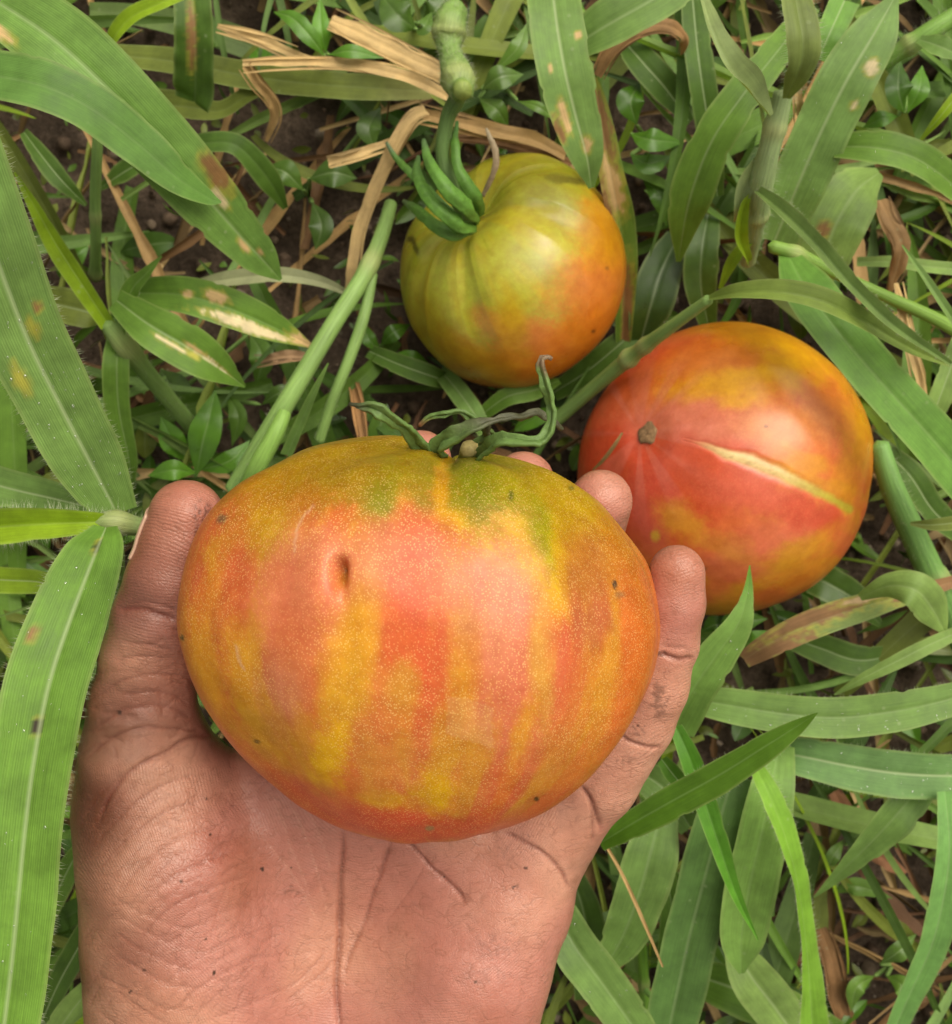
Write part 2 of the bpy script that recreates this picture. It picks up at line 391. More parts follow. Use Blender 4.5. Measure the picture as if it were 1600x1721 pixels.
# ------------------------------------------------------------------ plant builders
_seed = [100]
def blade_geo(pts, widths, zs, col, n=70, m=13, fold=0.22, curl=0.0, ripple=0.04, twist=(0, 0), rib=0.8, lesions=(),
              tipcol=None, basecol=None, edge=True, notch=0.0):
    """a grass blade: centre line in photo pixels with heights (mm) and widths (px)"""
    _seed[0] += 1; sd = _seed[0]
    zz = np.interp(np.linspace(0, 1, len(pts)), np.linspace(0, 1, len(zs)), zs)
    ww = np.interp(np.linspace(0, 1, len(pts)), np.linspace(0, 1, len(widths)), widths)
    wp = np.array([P(x, y, z) for (x, y), z in zip(pts, zz)])
    wd = np.array([px2m(w, z) for w, z in zip(ww, zz)])
    c = resample(np.column_stack([wp, wd]), n)
    ctr, w = c[:, :3], np.maximum(c[:, 3], 0.0002)
    T = np.gradient(ctr, axis=0); T /= np.linalg.norm(T, axis=1)[:, None]
    up = np.array([0, 0, 1.0])
    N = up - (T @ up)[:, None] * T
    nl = np.linalg.norm(N, axis=1)[:, None]; N = np.where(nl > 0.05, N / np.maximum(nl, 1e-6), np.array([0, 1.0, 0]))
    B = np.cross(T, N)
    u = np.linspace(0, 1, n)
    tw = np.interp(u, np.linspace(0, 1, len(twist)), twist)
    B2 = B * np.cos(tw)[:, None] + N * np.sin(tw)[:, None]
    N2 = -B * np.sin(tw)[:, None] + N * np.cos(tw)[:, None]
    s = np.linspace(-1, 1, m)
    ph = rng.uniform(0, 6.28, 2); fr = rng.uniform(9, 16)
    U, S = np.meshgrid(u, s, indexing='ij')
    Lm = np.linalg.norm(np.diff(ctr, axis=0), axis=1).sum()
    jit = 1 + 0.05 * (vnoise(np.column_stack([(U * Lm / 0.012).ravel(), (S > 0).astype(float).ravel() * 9.3, np.zeros(U.size)]), sd).reshape(U.shape) - 0.5)
    nk = vnoise(np.column_stack([(U * Lm / 0.0045).ravel(), (S > 0).astype(float).ravel() * 5.1 + 2, np.zeros(U.size)]), sd + 5).reshape(U.shape)
    jit = jit * (1 - 0.09 * sstep(0.86, 0.95, nk) * (np.abs(S) > 0.7)) * (1 + 0.06 * (vnoise(np.column_stack([(U * Lm / 0.03).ravel(), (S > 0).astype(float).ravel() * 3.3, np.ones(U.size)]), sd + 9).reshape(U.shape) - 0.5))
    hw = (w / 2)[:, None] * jit
    if rib > 0.15: rib = rib * rng.uniform(0.35, 1.0)
    hgt = fold * np.abs(S) * hw - curl * S * S * hw + ripple * hw * np.sin(fr * U * 2 + np.where(S > 0, ph[0], ph[1])) * S * S
    # groove of the midrib
    hgt -= 0.05 * hw * np.exp(-(S / 0.10) ** 2)
    V = ctr[:, None, :] + B2[:, None, :] * (S * hw)[..., None] + N2[:, None, :] * hgt[..., None]
    V = V.reshape(-1, 3)
    idx = np.arange(n * m).reshape(n, m)
    Fc = np.stack([idx[:-1, :-1], idx[:-1, 1:], idx[1:, 1:], idx[1:, :-1]], -1).reshape(-1, 4)
    UV = np.column_stack([U.ravel() * Lm / 0.05, (S.ravel() + 1) / 2])
    cols = np.tile(np.asarray(col, float), (n * m, 1))
    nz = fbm(V * 60, 3, sd)
    cols *= (0.82 + 0.36 * nz)[:, None]
    uu = U.ravel(); ss = S.ravel()
    if tipcol is not None:
        k = sstep(0.75, 1.0, uu + 0.15 * (nz - 0.5))[:, None]; cols = cols * (1 - k) + np.asarray(tipcol) * k
    if basecol is not None:
        k = 1 - sstep(0.0, 0.22, uu + 0.1 * (nz - 0.5))[:, None]; cols = cols * (1 - k) + np.asarray(basecol) * k
    if edge:
        k = (sstep(0.86, 1.0, np.abs(ss)) * 0.35)[:, None]; cols = cols * (1 - k) + np.array([0.30, 0.36, 0.16]) * k
    for (lu, lv, ru, rv, kind) in lesions:      # along, across, extents, colour
        q = np.sqrt(((uu - lu) / ru) ** 2 + ((ss - lv) / rv) ** 2) + (fbm(np.column_stack([uu * 40, ss * 4, np.full_like(uu, lu * 50)]), 3, sd + 3) - 0.5) * 1.1
        k = sstep(1.1, 0.75, q)[:, None]; h = (sstep(1.55, 1.0, q) - sstep(1.1, 0.8, q)).clip(0, 1)[:, None] * 0.75
        lc = {'t': (0.52, 0.36, 0.21), 'b': (0.24, 0.13, 0.06), 'w': (0.62, 0.52, 0.38), 'd': (0.04, 0.03, 0.02), 'y': (0.34, 0.33, 0.06)}[kind]
        lc = np.array(lc) * (0.75 + 0.5 * nz)[:, None]
        cols = cols * (1 - h) + np.array([0.33, 0.31, 0.06]) * h
        cols = cols * (1 - k) + lc * k
    cols = np.column_stack([cols.clip(0, 1), np.full(n * m, rib)])
    return dict(V=V, F=Fc, UV=UV, col=cols, ctr=ctr, B=B2, N=N2, T=T, w=w, V3=V.reshape(n, m, 3))

def leaf_profile(w, n=11, pos=0.45, tip=1.2):
    u = np.linspace(0, 1, n)
    p = np.where(u < pos, np.sin(u / pos * math.pi / 2) ** 0.8, np.cos((u - pos) / (1 - pos) * math.pi / 2) ** tip)
    return list(np.maximum(w * p, 0.5))

def tube_geo(path, radii, m=12, bulge=None, flat=1.0):
    """path (k,3) world m, radii m (already resampled)"""
    n = len(path)
    T = np.gradient(path, axis=0); T /= np.linalg.norm(T, axis=1)[:, None] + 1e-12
    ref = np.array([0, 0, 1.0]) if abs(T[:, 2]).mean() < 0.8 else np.array([0, 1.0, 0])
    N = ref - (T @ ref)[:, None] * T; N /= np.linalg.norm(N, axis=1)[:, None] + 1e-12
    B = np.cross(T, N)
    th = np.linspace(0, 2 * math.pi, m, endpoint=False)
    V = path[:, None, :] + radii[:, None, None] * (np.cos(th)[None, :, None] * B[:, None, :] + flat * np.sin(th)[None, :, None] * N[:, None, :])
    V = np.vstack([V.reshape(-1, 3), path[0], path[-1]])
    idx = np.arange(n * m).reshape(n, m); nx = np.roll(idx, -1, axis=1)
    Fc = np.stack([idx[:-1], nx[:-1], nx[1:], idx[1:]], -1).reshape(-1, 4)
    a, b = n * m, n * m + 1
    cap0 = np.stack([np.full(m, a), nx[0], idx[0], idx[0]], -1); cap1 = np.stack([np.full(m, b), idx[-1], nx[-1], nx[-1]], -1)
    U, W = np.meshgrid(np.linspace(0, 1, n), th / (2 * math.pi), indexing='ij')
    L = np.linalg.norm(np.diff(path, axis=0), axis=1).sum()
    UV = np.vstack([np.column_stack([U.ravel() * L / 0.05, W.ravel()]), [0, 0], [1, 0]])
    return V, Fc, (cap0, cap1), UV, T, N, B, np.append(U.ravel(), [0, 1])

def add_caps(V, Fc, caps):
    tri = np.vstack([caps[0][:, :3], caps[1][:, :3]])
    return tri

def make_tube(name, pts, widths, zs, col, mat, parent=None, n=60, m=12, nodes=(), tipcol=None, flat=1.0, lump=0.0):
    zz = np.interp(np.linspace(0, 1, len(pts)), np.linspace(0, 1, len(zs)), zs)
    ww = np.interp(np.linspace(0, 1, len(pts)), np.linspace(0, 1, len(widths)), widths)
    a = np.array([list(P(x, y, z)) + [px2m(w, z) / 2] for (x, y), z, w in zip(pts, zz, ww)])
    c = resample(a, n); u = np.linspace(0, 1, n); r = c[:, 3].copy()
    for (nu, amp, wd) in nodes: r *= 1 + amp * np.exp(-((u - nu) / wd) ** 2)
    V, Fc, caps, UV, T, N, B, uu = tube_geo(c[:, :3], r, m, flat=flat)
    _seed[0] += 1
    if lump: V = V + (np.stack([fbm(V * 600 + 7.3 * k_, 3, 5 + k_) for k_ in range(3)], -1) - 0.5) * lump
    cols = np.tile(np.asarray(col, float), (len(V), 1)) * (0.75 + 0.5 * fbm(V * 90, 3, _seed[0]))[:, None]
    for (nu, amp, wd) in nodes:
        k = (np.exp(-((uu - nu) / (wd * 1.2)) ** 2) * 0.6)[:, None]; cols = cols * (1 - k) + np.array([0.34, 0.36, 0.14]) * k
    if tipcol is not None:
        k = sstep(0.7, 1.0, uu)[:, None]; cols = cols * (1 - k) + np.asarray(tipcol) * k
    capq = np.vstack([np.column_stack([caps[0][:, :3], caps[0][:, 0]]), np.column_stack([caps[1][:, :3], caps[1][:, 0]])])
    # caps as degenerate-free quads are not possible; close by collapsing rings instead
    n_, m_ = n, m
    V[:m_] = V[:m_] * 0.02 + V[-2] * 0.98; V[(n_ - 1) * m_: n_ * m_] = V[(n_ - 1) * m_: n_ * m_] * 0.02 + V[-1] * 0.98
    o = make_obj(name, V[:-2], Fc, mat, parent, cols[:-2], UV[:-2])
    o_info[o.name] = (c[:, :3], r, T, N, B)
    return o
o_info = {}

def make_blade(name, g, mat, parent=None):
    return make_obj(name, g['V'], g['F'], mat, parent, g['col'], g['UV'])

def hairs(name, bases, dirs, lens, parent, width=0.00004):
    """thin tapering hairs, one joined mesh"""
    bases = np.asarray(bases); dirs = np.asarray(dirs); n = len(bases)
    dirs = dirs / (np.linalg.norm(dirs, axis=1)[:, None] + 1e-12)
    side = np.cross(dirs, np.array([0, 0, 1.0])); side /= np.linalg.norm(side, axis=1)[:, None] + 1e-9
    up2 = np.cross(side, dirs)
    a = bases + side * width; b = bases - side * width * 0.5 + up2 * width; c = bases - side * width * 0.5 - up2 * width
    t = bases + dirs * np.asarray(lens)[:, None]
    V = np.stack([a, b, c, t], 1).reshape(-1, 3)
    i = np.arange(n)[:, None] * 4
    Fc = np.vstack([i + np.array([0, 1, 3]), i + np.array([1, 2, 3]), i + np.array([2, 0, 3])])
    o = make_obj(name, V, Fc, M['hair'], parent, smooth=False)
    o['kind'] = 'stuff'
    return o

def blade_hairs(g, parent, per=2.2, length=0.0022, u0=0.0, u1=1.0, sides=(0, -1)):
    bs, ds, ls = [], [], []
    n = len(g['ctr'])
    for side in sides:
        E = g['V3'][:, side, :]; Ld = np.linalg.norm(np.diff(E, axis=0), axis=1).sum()
        k = int(Ld * 1000 * per * (u1 - u0))
        uu = np.sort(rng.uniform(u0, u1, k)) * (n - 1)
        i = np.floor(uu).astype(int).clip(0, n - 2); f = (uu - i)[:, None]
        p = E[i] * (1 - f) + E[i + 1] * f
        out = g['B'][i] * (1 if side == -1 else -1)
        d = out + g['T'][i] * rng.uniform(-0.3, 0.5, (k, 1)) + g['N'][i] * rng.uniform(-0.4, 0.5, (k, 1))
        bs.append(p); ds.append(d); ls.append(rng.uniform(0.4, 1.2, k) * length)
    return hairs('edge_hair', np.vstack(bs), np.vstack(ds), np.concatenate(ls), parent)

def tube_hairs(o, parent, count, length=0.002):
    c, r, T, N, B = o_info[o.name]
    i = rng.integers(1, len(c) - 1, count); th = rng.uniform(0, 6.28, count)
    d = np.cos(th)[:, None] * B[i] + np.sin(th)[:, None] * N[i]
    p = c[i] + d * r[i][:, None] + T[i] * rng.uniform(-1, 1, (count, 1)) * np.linalg.norm(c[1] - c[0])
    return hairs('stem_hair', p, d + T[i] * rng.uniform(-0.5, 0.5, (count, 1)), rng.uniform(0.5, 1.2, count) * length, parent)

def dew(g, parent, count, rmin=0.00016, rmax=0.00042, u0=0.1, u1=0.95, v0=-0.9, v1=0.9):
    """water drops sitting on a blade: low domes, one joined mesh"""
    n, m, _ = g['V3'].shape
    Vs, Fs = [], []; off = 0
    st, sl = 5, 9
    for k in range(count):
        u = rng.uniform(u0, u1) * (n - 1); v = (rng.uniform(v0, v1) + 1) / 2 * (m - 1)
        i, j = int(u), int(v); i = min(i, n - 2); j = min(j, m - 2); fu, fv = u - i, v - j
        q = g['V3']
        p = q[i, j] * (1 - fu) * (1 - fv) + q[i + 1, j] * fu * (1 - fv) + q[i, j + 1] * (1 - fu) * fv + q[i + 1, j + 1] * fu * fv
        nn = np.cross(q[i, j + 1] - q[i, j], q[i + 1, j] - q[i, j]); nn /= np.linalg.norm(nn) + 1e-12
        if nn[2] < 0: nn = -nn
        t = g['T'][i]; b = np.cross(nn, t)
        r = rmin + (rmax - rmin) * rng.random() ** 2.5
        ph = np.linspace(-0.35, math.pi / 2, st); th = np.linspace(0, 2 * math.pi, sl, endpoint=False)
        for a in ph:
            ca, sa = max(math.cos(a), 0.02), math.sin(a)
            Vs.append(p + r * (np.cos(th)[:, None] * ca * t * 1.15 + np.sin(th)[:, None] * ca * b) + nn * r * sa * 0.5)
        idx = np.arange(st * sl).reshape(st, sl) + off; nx = np.roll(idx, -1, 1)
        Fs.append(np.stack([idx[:-1], nx[:-1], nx[1:], idx[1:]], -1).reshape(-1, 4)); off += st * sl
    o = make_obj('dew_drops', np.vstack(Vs), np.vstack(Fs), M['water'], parent)
    o['kind'] = 'stuff'
    return o

# ------------------------------------------------------------------ ground
ax = np.concatenate([-np.geomspace(6, 0.36, 22)[:-1], np.arange(-0.36, 0.3601, 0.0024), np.geomspace(0.36, 6, 22)[1:]])
gx, gy = np.meshgrid(ax, ax, indexing='ij')
gp = np.column_stack([gx.ravel(), gy.ravel(), np.zeros(gx.size)])
gz = 0.010 * (fbm(gp * 28, 4, 1) - 0.5) + 0.007 * (fbm(gp * 130, 3, 5) - 0.5) - 0.004
gp[:, 2] = gz
gi = np.arange(gx.size).reshape(gx.shape)
soil = make_obj('ground', gp, np.stack([gi[:-1, :-1], gi[1:, :-1], gi[1:, 1:], gi[:-1, 1:]], -1).reshape(-1, 4), M['soil'])
tag(soil, kind='structure')

# ------------------------------------------------------------------ tomatoes
def vert_normals(V, Fq):
    n = np.zeros_like(V)
    fn = np.cross(V[Fq[:, 2]] - V[Fq[:, 0]], V[Fq[:, 3]] - V[Fq[:, 1]])
    for k in range(4): np.add.at(n, Fq[:, k], fn)
    return n / (np.linalg.norm(n, axis=1)[:, None] + 1e-15)

def lathe_faces(nt, nth):
    idx = np.arange(nt * nth).reshape(nt, nth); nx = np.roll(idx, -1, 1)
    return np.stack([idx[:-1], idx[1:], nx[1:], nx[:-1]], -1).reshape(-1, 4)

GRAIN = rng.random(300000)
def paint(cols, px, py, mask, patches, warp1, warp2):
    for (x, y, rx, ry, rot, c, amt, soft) in patches:
        a = math.radians(rot); dx = px - x + warp1 * min(rx, 40); dy = py - y + warp2 * min(ry, 40)
        ux = (dx * math.cos(a) + dy * math.sin(a)) / rx; uy = (-dx * math.sin(a) + dy * math.cos(a)) / ry
        q = np.sqrt(ux * ux + uy * uy) + (GRAIN[:len(px)] - 0.5) * 0.30
        k = (sstep(1 + soft * 1.1, max(0.0, 1 - soft * 1.1), q) * amt * mask)[:, None]
        cols = cols * (1 - k) + c * k
    return cols

K = 0.80      # albedo per displayed value
def srgb(r, g, b): return lin(r, g, b, K)

# ---- the big tomato in the hand
ZT = 170.0
def big_tomato():
    Lp = [(767, 822), (766, 800), (758, 775), (735, 752), (690, 737), (640, 732), (560, 741), (480, 765), (400, 811), (345, 867), (315, 932), (301, 1000), (304, 1062), (322, 1132),
          (362, 1207), (431, 1287), (520, 1353), (620, 1397), (700, 1409), (735, 1411)]
    Rp = [(767, 822), (770, 800), (778, 778), (800, 764), (840, 763), (900, 775), (960, 798), (1020, 846), (1070, 911), (1100, 976), (1113, 1048), (1105, 1120),
          (1081, 1182), (1041, 1242), (986, 1305), (921, 1355), (851, 1388), (790, 1404), (755, 1410), (735, 1411)]
    nt, nth = 300, 540
    L = resample(np.array([(x, y, 0) for x, y in Lp]), nt); R = resample(np.array([(x, y, 0) for x, y in Rp]), nt)
    axx = lambda y: 767 + (735 - 767) * (y - 780) / (1411 - 780)
    rL, yL = axx(L[:, 1]) - L[:, 0], L[:, 1]; rR, yR = R[:, 0] - axx(R[:, 1]), R[:, 1]
    th = np.linspace(0, 2 * math.pi, nth, endpoint=False)
    w = (1 + np.cos(th)) / 2
    r = np.maximum(rR[:, None] * w + rL[:, None] * (1 - w), 0.4); y = yR[:, None] * w + yL[:, None] * (1 - w)
    t = np.linspace(0, 1, nt)[:, None]
    sh = np.exp(-((t - 0.16) / 0.11) ** 2)
    y = y + sh * 22 * np.sin(th)[None, :] ** 2
    lob = np.zeros((nt, nth))
    for (t0, d, ww) in [(1.62, 0.05, 0.10), (1.05, 0.022, 0.12), (2.25, 0.02, 0.14), (0.5, 0.02, 0.12), (2.8, 0.02, 0.12), (3.7, .03, .15), (4.5, .04, .15), (5.4, .03, .15)]:
        dth = np.angle(np.exp(1j * (th - t0)))[None, :]
        lob += d * np.exp(-(dth / ww) ** 2)
    lobw = np.exp(-((t - 0.13) / 0.13) ** 2)
    r = r * (1 - lob * lobw * 1.2)
    y = y + lob * lobw * 170
    y = y + 5 * lobw * np.cos(3 * th + 0.6)[None, :]
    sc = (H - ZT * 0.001) / F * 0.985
    cxm, cym = 707.0, 1072.0
    X = axx(y) + r * np.cos(th); Z = r * np.sin(th) * 0.80
    c0 = P(cxm, cym, ZT)
    V = np.stack([c0[0] + (X - cxm) * sc, c0[1] - (y - cym) * sc, c0[2] + Z * sc], -1).reshape(-1, 3)
    Fq = lathe_faces(nt, nth)
    low = fbm(V * 45, 3, 31) - 0.5
    Nn = vert_normals(V, Fq)
    if (Nn * (V - c0)).sum(1).mean() < 0: Fq = Fq[:, ::-1]; Nn = -Nn
    lobes = np.cos(np.tile(th, nt) * 9 + 1.0 + 0.6 * np.sin(np.tile(th, nt) * 2)) * np.sin(np.pi * np.repeat(np.linspace(0, 1, nt), nth)) * 0.00055
    V = V + Nn * (low * 0.0022 + lobes)[:, None]
    px, py = PXY(V)
    front = (Nn[:, 2] > -0.15).astype(float)
    # the small navel-like pit and the bulge at its left
    pit = np.exp(-((px - 571 - (py - 960) * 0.04) / 10.5) ** 2 - (np.where(py < 950, (py - 950) / 13, (py - 950) / 38)) ** 2) * front
    rim = np.exp(-((px - 540) / 42) ** 2 - ((py - 985) / 60) ** 2) * front
    seam = np.exp(-((px - 575) / 26) ** 2 - ((py - 1040) / 90) ** 2) * front
    V = V + Nn * (-0.0044 * pit + 0.0014 * rim - 0.0008 * seam)[:, None]
    # pigment
    tt = np.repeat(np.linspace(0, 1, nt), nth); tht = np.tile(th, nt)
    ring = np.column_stack([np.cos(tht) * 2.2, np.sin(tht) * 2.2, tt * 0.9])
    st = fbm(ring * 2.2, 4, 41); st2 = fbm(ring * 6.0, 3, 47)
    cols = np.tile(srgb(212, 110, 46), (len(V), 1))
    k = sstep(0.50, 0.64, st)[:, None] * 0.85; cols = cols * (1 - k) + srgb(210, 142, 40) * k
    k = sstep(0.50, 0.34, st2)[:, None] * 0.6; cols = cols * (1 - k) + srgb(208, 92, 62) * k
    k = sstep(0.22, 0.06, tt + 0.10 * (st - 0.5))[:, None] * 0.9; cols = cols * (1 - k) + srgb(142, 122, 22) * k
    k = sstep(0.90, 0.98, tt)[:, None] * 0.9; cols = cols * (1 - k) + srgb(208, 66, 38) * k
    w1 = (fbm(V * np.array([260, 80, 260]), 5, 51) - 0.5) * 1.7; w2 = (fbm(V * np.array([260, 80, 260]), 5, 57) - 0.5) * 1.7
    olive, green, yel, gold = srgb(152, 126, 10), srgb(122, 124, 4), srgb(226, 168, 0), srgb(222, 152, 34)
    pink, red, ora, brn = srgb(222, 118, 84), srgb(214, 88, 46), srgb(210, 102, 34), srgb(180, 108, 18)
    pat = [
        (700, 785, 420, 62, 3, olive, 0.75, 0.6), (492, 822, 120, 55, -20, brn, 0.85, 0.5), (440, 850, 60, 40, -40, srgb(185, 125, 20), 0.6, 0.6),
        (690, 768, 260, 40, 3, srgb(140, 124, 8), 0.7, 0.9), (860, 800, 130, 50, 10, srgb(140, 130, 6), 0.6, 0.9), (641, 822, 26, 58, 8, green, 0.85, 0.8), (590, 800, 40, 40, 0, srgb(150, 120, 18), 0.7, 0.6), (705, 800, 26, 55, 0, srgb(140, 122, 20), 0.7, 0.6),
        (800, 800, 46, 55, 0, green, 0.8, 0.6), (838, 862, 55, 62, 0, green, 0.9, 0.5), (895, 850, 60, 100, -14, srgb(150, 140, 6), 0.8, 0.6),
        (975, 850, 120, 60, 36, srgb(172, 140, 8), 0.75, 0.8), (560, 785, 140, 40, -12, srgb(164, 124, 10), 0.7, 0.8), (1010, 905, 50, 60, -30, srgb(176, 132, 12), 0.6, 0.8), (743, 815, 11, 52, 4, srgb(196, 138, 14), 0.85, 0.5), (768, 880, 30, 34, 10, yel, 0.7, 0.6), (980, 870, 90, 50, 38, srgb(176, 136, 10), 0.8, 0.6),
        (845, 918, 85, 34, 12, srgb(196, 170, 4), 0.9, 0.6), (893, 935, 74, 54, 20, srgb(206, 172, 2), 0.95, 0.5), (935, 975, 40, 50, 10, srgb(212, 160, 12), 0.9, 0.6),
        (910, 890, 20, 60, -12, srgb(140, 135, 12), 0.8, 0.6),
        (455, 908, 52, 42, -25, srgb(200, 150, 14), 0.9, 0.5), (372, 925, 40, 26, -45, srgb(196, 140, 24), 0.7, 0.6), (365, 990, 22, 70, 0, gold, 0.6, 0.7),
        (395, 985, 36, 78, 6, srgb(206, 98, 50), 0.85, 0.5), (505, 990, 70, 95, 4, pink, 0.85, 0.5), (545, 930, 60, 30, 0, srgb(212, 130, 90), 0.6, 0.7),
        (700, 898, 95, 36, 4, srgb(200, 92, 40), 0.9, 0.5), (700, 960, 130, 62, 4, pink, 0.8, 0.6), (635, 960, 35, 70, 0, srgb(208, 130, 76), 0.7, 0.7),
        (694, 1075, 62, 140, 2, red, 0.85, 0.5), (500, 1100, 50, 80, 10, srgb(204, 104, 62), 0.8, 0.5), (854, 1050, 62, 150, -4, srgb(214, 122, 90), 0.85, 0.6),
        (870, 1200, 50, 90, -10, srgb(210, 108, 76), 0.7, 0.6), (610, 1200, 50, 90, 10, srgb(208, 112, 55), 0.8, 0.5),
        (597, 1090, 32, 95, 12, gold, 0.85, 0.5), (566, 1195, 40, 80, 14, srgb(208, 148, 30), 0.9, 0.5), (552, 1278, 30, 48, 12, yel, 0.95, 0.5),
        (673, 1162, 30, 42, 8, srgb(204, 138, 44), 0.85, 0.5), (731, 1325, 36, 36, 15, yel, 0.95, 0.5), (760, 1270, 40, 24, -40, srgb(208, 142, 34), 0.8, 0.5),
        (652, 1345, 46, 14, 10, yel, 0.85, 0.6), (640, 1290, 40, 50, 5, srgb(208, 134, 48), 0.7, 0.6),
        (790, 1085, 16, 70, -4, srgb(204, 122, 40), 0.8, 0.6), (786, 1180, 14, 60, -4, gold, 0.6, 0.7), (912, 1115, 17, 130, -2, srgb(208, 146, 52), 0.85, 0.6), (880, 1235, 14, 60, 20, gold, 0.8, 0.6),
        (1016, 1150, 18, 120, 10, srgb(206, 140, 36), 0.8, 0.6), (1035, 1040, 12, 90, -4, srgb(200, 136, 30), 0.8, 0.6), (962, 1180, 20, 110, 10, srgb(208, 112, 52), 0.7, 0.6),
        (940, 1280, 60, 50, -40, srgb(208, 128, 50), 0.5, 0.7), (1075, 1080, 26, 110, 2, srgb(200, 102, 30), 0.7, 0.6),
        (413, 1150, 26, 105, -12, gold, 0.9, 0.5), (347, 1110, 22, 95, -14, gold, 0.8, 0.6), (445, 1240, 34, 70, -35, srgb(208, 142, 32), 0.9, 0.5), (470, 1160, 34, 60, 0, srgb(204, 122, 84), 0.7, 0.6),
        (986, 958, 36, 66, -6, srgb(170, 96, 38), 0.8, 0.6), (996, 1046, 40, 42, 0, srgb(178, 94, 50), 0.8, 0.6), (1050, 950, 30, 80, -24, srgb(178, 98, 24), 0.7, 0.6),
        (690, 1385, 230, 26, 2, srgb(208, 72, 38), 0.85, 0.6), (500, 1330, 80, 22, 36, srgb(206, 78, 38), 0.7, 0.6), (880, 1365, 90, 20, -24, srgb(206, 92, 52), 0.6, 0.6),
    ]
    cols = paint(cols, px, py, front, pat, w1, w2)
    k = ((np.abs(px - 790 - w1 * 8) < 38) & (np.abs(py - 1212 - w2 * 10 - (px - 790) * 0.25) < 34)).astype(float) * 0.24 * front
    k = k[:, None]; cols = cols * (1 - k) + srgb(222, 162, 118) * k
    sm = [(372, 872, 10, 7, -40, srgb(110, 88, 62), 0.8, 0.5), (1033, 982, 4, 8, 0, srgb(48, 38, 30), 0.9, 0.4), (859, 833, 4, 9, 0, srgb(70, 76, 14), 0.8, 0.5),
          (306, 1072, 4, 4, 0, srgb(40, 30, 24), 0.9, 0.4), (690, 748, 5, 4, 0, srgb(60, 44, 20), .9, .4), (1042, 1000, 8, 6, 0, srgb(130, 96, 60), .6, .5), (722, 1392, 8, 4, 0, srgb(150, 120, 70), 0.9, 0.4),
          (902, 1343, 4, 4, 0, srgb(70, 40, 24), 0.9, 0.4), (572, 966, 8, 22, 3, srgb(176, 104, 18), 0.8, 0.6), (960, 820, 5, 4, 0, srgb(90, 84, 20), .7, .5), (432, 1246, 5, 3, 0, srgb(60, 40, 20), .8, .4)]
    cols = paint(cols, px, py, front, sm, w1 * 0.12, w2 * 0.12)
    # fine pale scratches
    for seg in ([(527, 850), (505, 875), (497, 905), (496, 930)], [(398, 1085), (402, 1110), (410, 1125)]):
        s = resample(np.array([(x, y, 0) for x, y in seg], float), 60)
        near = np.where((px > s[:, 0].min() - 8) & (px < s[:, 0].max() + 8) & (py > s[:, 1].min() - 8) & (py < s[:, 1].max() + 8) & (front > 0))[0]
        if len(near):
            d = np.sqrt(((px[near, None] - s[None, :, 0]) ** 2 + (py[near, None] - s[None, :, 1]) ** 2)).min(1)
            k = (sstep(3.2, 1.0, d) * 0.5)[:, None]; cols[near] = cols[near] * (1 - k) + srgb(225, 175, 140) * k
    base = c0.copy(); base[2] -= 0.038
    t_ = thing('tomato', base, 'largest tomato, striped orange, pink and yellow with olive shoulders, held in the hand', 'tomato')
    make_obj('fruit', V, Fq, M['tom_big'], t_, cols)
    return t_, c0
tomato_big, TB_C = big_tomato()

def ribbon_sepal(parent, pts, zs, widths, col, dry=None, fold=0.5, twist=(0, 0), m=9, n=44, ripple=0.12, crink=0.0022):
    g = blade_geo(pts, [w_ * 0.85 for w_ in widths], zs, col, n=n, m=m, fold=fold, ripple=ripple * 2, twist=twist, rib=0, edge=False)
    cc = g['col'][:, :3]
    u = np.repeat(np.linspace(0, 1, n), m)
    if dry is not None:
        k = sstep(dry[0], dry[1], u + 0.25 * (fbm(g['V'] * 300, 3, 9) - 0.5))[:, None]; cc = cc * (1 - k) + np.array(dry[2]) * k
    g['V'] = g['V'] + (np.stack([fbm(g['V'] * 330 + 3.1 * k_, 3, 61 + k_) for k_ in range(3)], -1) - 0.5) * crink
    o = make_obj('sepal', g['V'], g['F'], M['sepal'], parent, cc)
    md = o.modifiers.new('thickness', 'SOLIDIFY'); md.thickness = 0.0007; md.offset = 0
    return o
sg = np.array((0.115, 0.19, 0.05)); dk = (0.075, 0.075, 0.04)
ribbon_sepal(tomato_big, [(752, 800), (720, 765), (692, 732), (660, 705), (628, 682), (588, 681)], [165, 176, 182, 186, 188, 186], [26, 30, 28, 30, 24, 6], sg, (0.8, 1.0, dk), twist=(0.2, 0.7, 0.2))
ribbon_sepal(tomato_big, [(775, 800), (800, 752), (822, 728), (790, 700), (750, 692), (704, 718)], [158, 162, 166, 170, 170, 168], [18, 22, 20, 20, 18, 3], sg, (0.9, 1.05, (0.22, 0.10, 0.05)), twist=(0.3, 0.8, 0.5))
ribbon_sepal(tomato_big, [(748, 790), (738, 752), (790, 722), (850, 703), (905, 700), (945, 722)], [170, 180, 186, 186, 182, 176], [34, 40, 34, 18, 20, 5], sg, (0.35, 0.55, dk), twist=(0.3, 0.5, 1.1, 0.8))
ribbon_sepal(tomato_big, [(790, 795), (815, 758), (850, 740), (895, 745), (925, 720), (929, 680), (915, 640), (905, 606), (926, 604)], [170, 182, 188, 190, 190, 190, 192, 194, 194], [22, 32, 28, 22, 24, 22, 22, 14, 5], sg * 1.1, (0.90, 0.97, (0.20, 0.13, 0.08)), twist=(0.2, 0.9, 0.4, 0.9, 0.5))
ribbon_sepal(tomato_big, [(785, 795), (808, 750), (822, 730), (822, 712)], [158, 164, 168, 172], [16, 14, 12, 5], sg * 0.8, (0.5, 0.9, dk), twist=(0.4, 1.0))
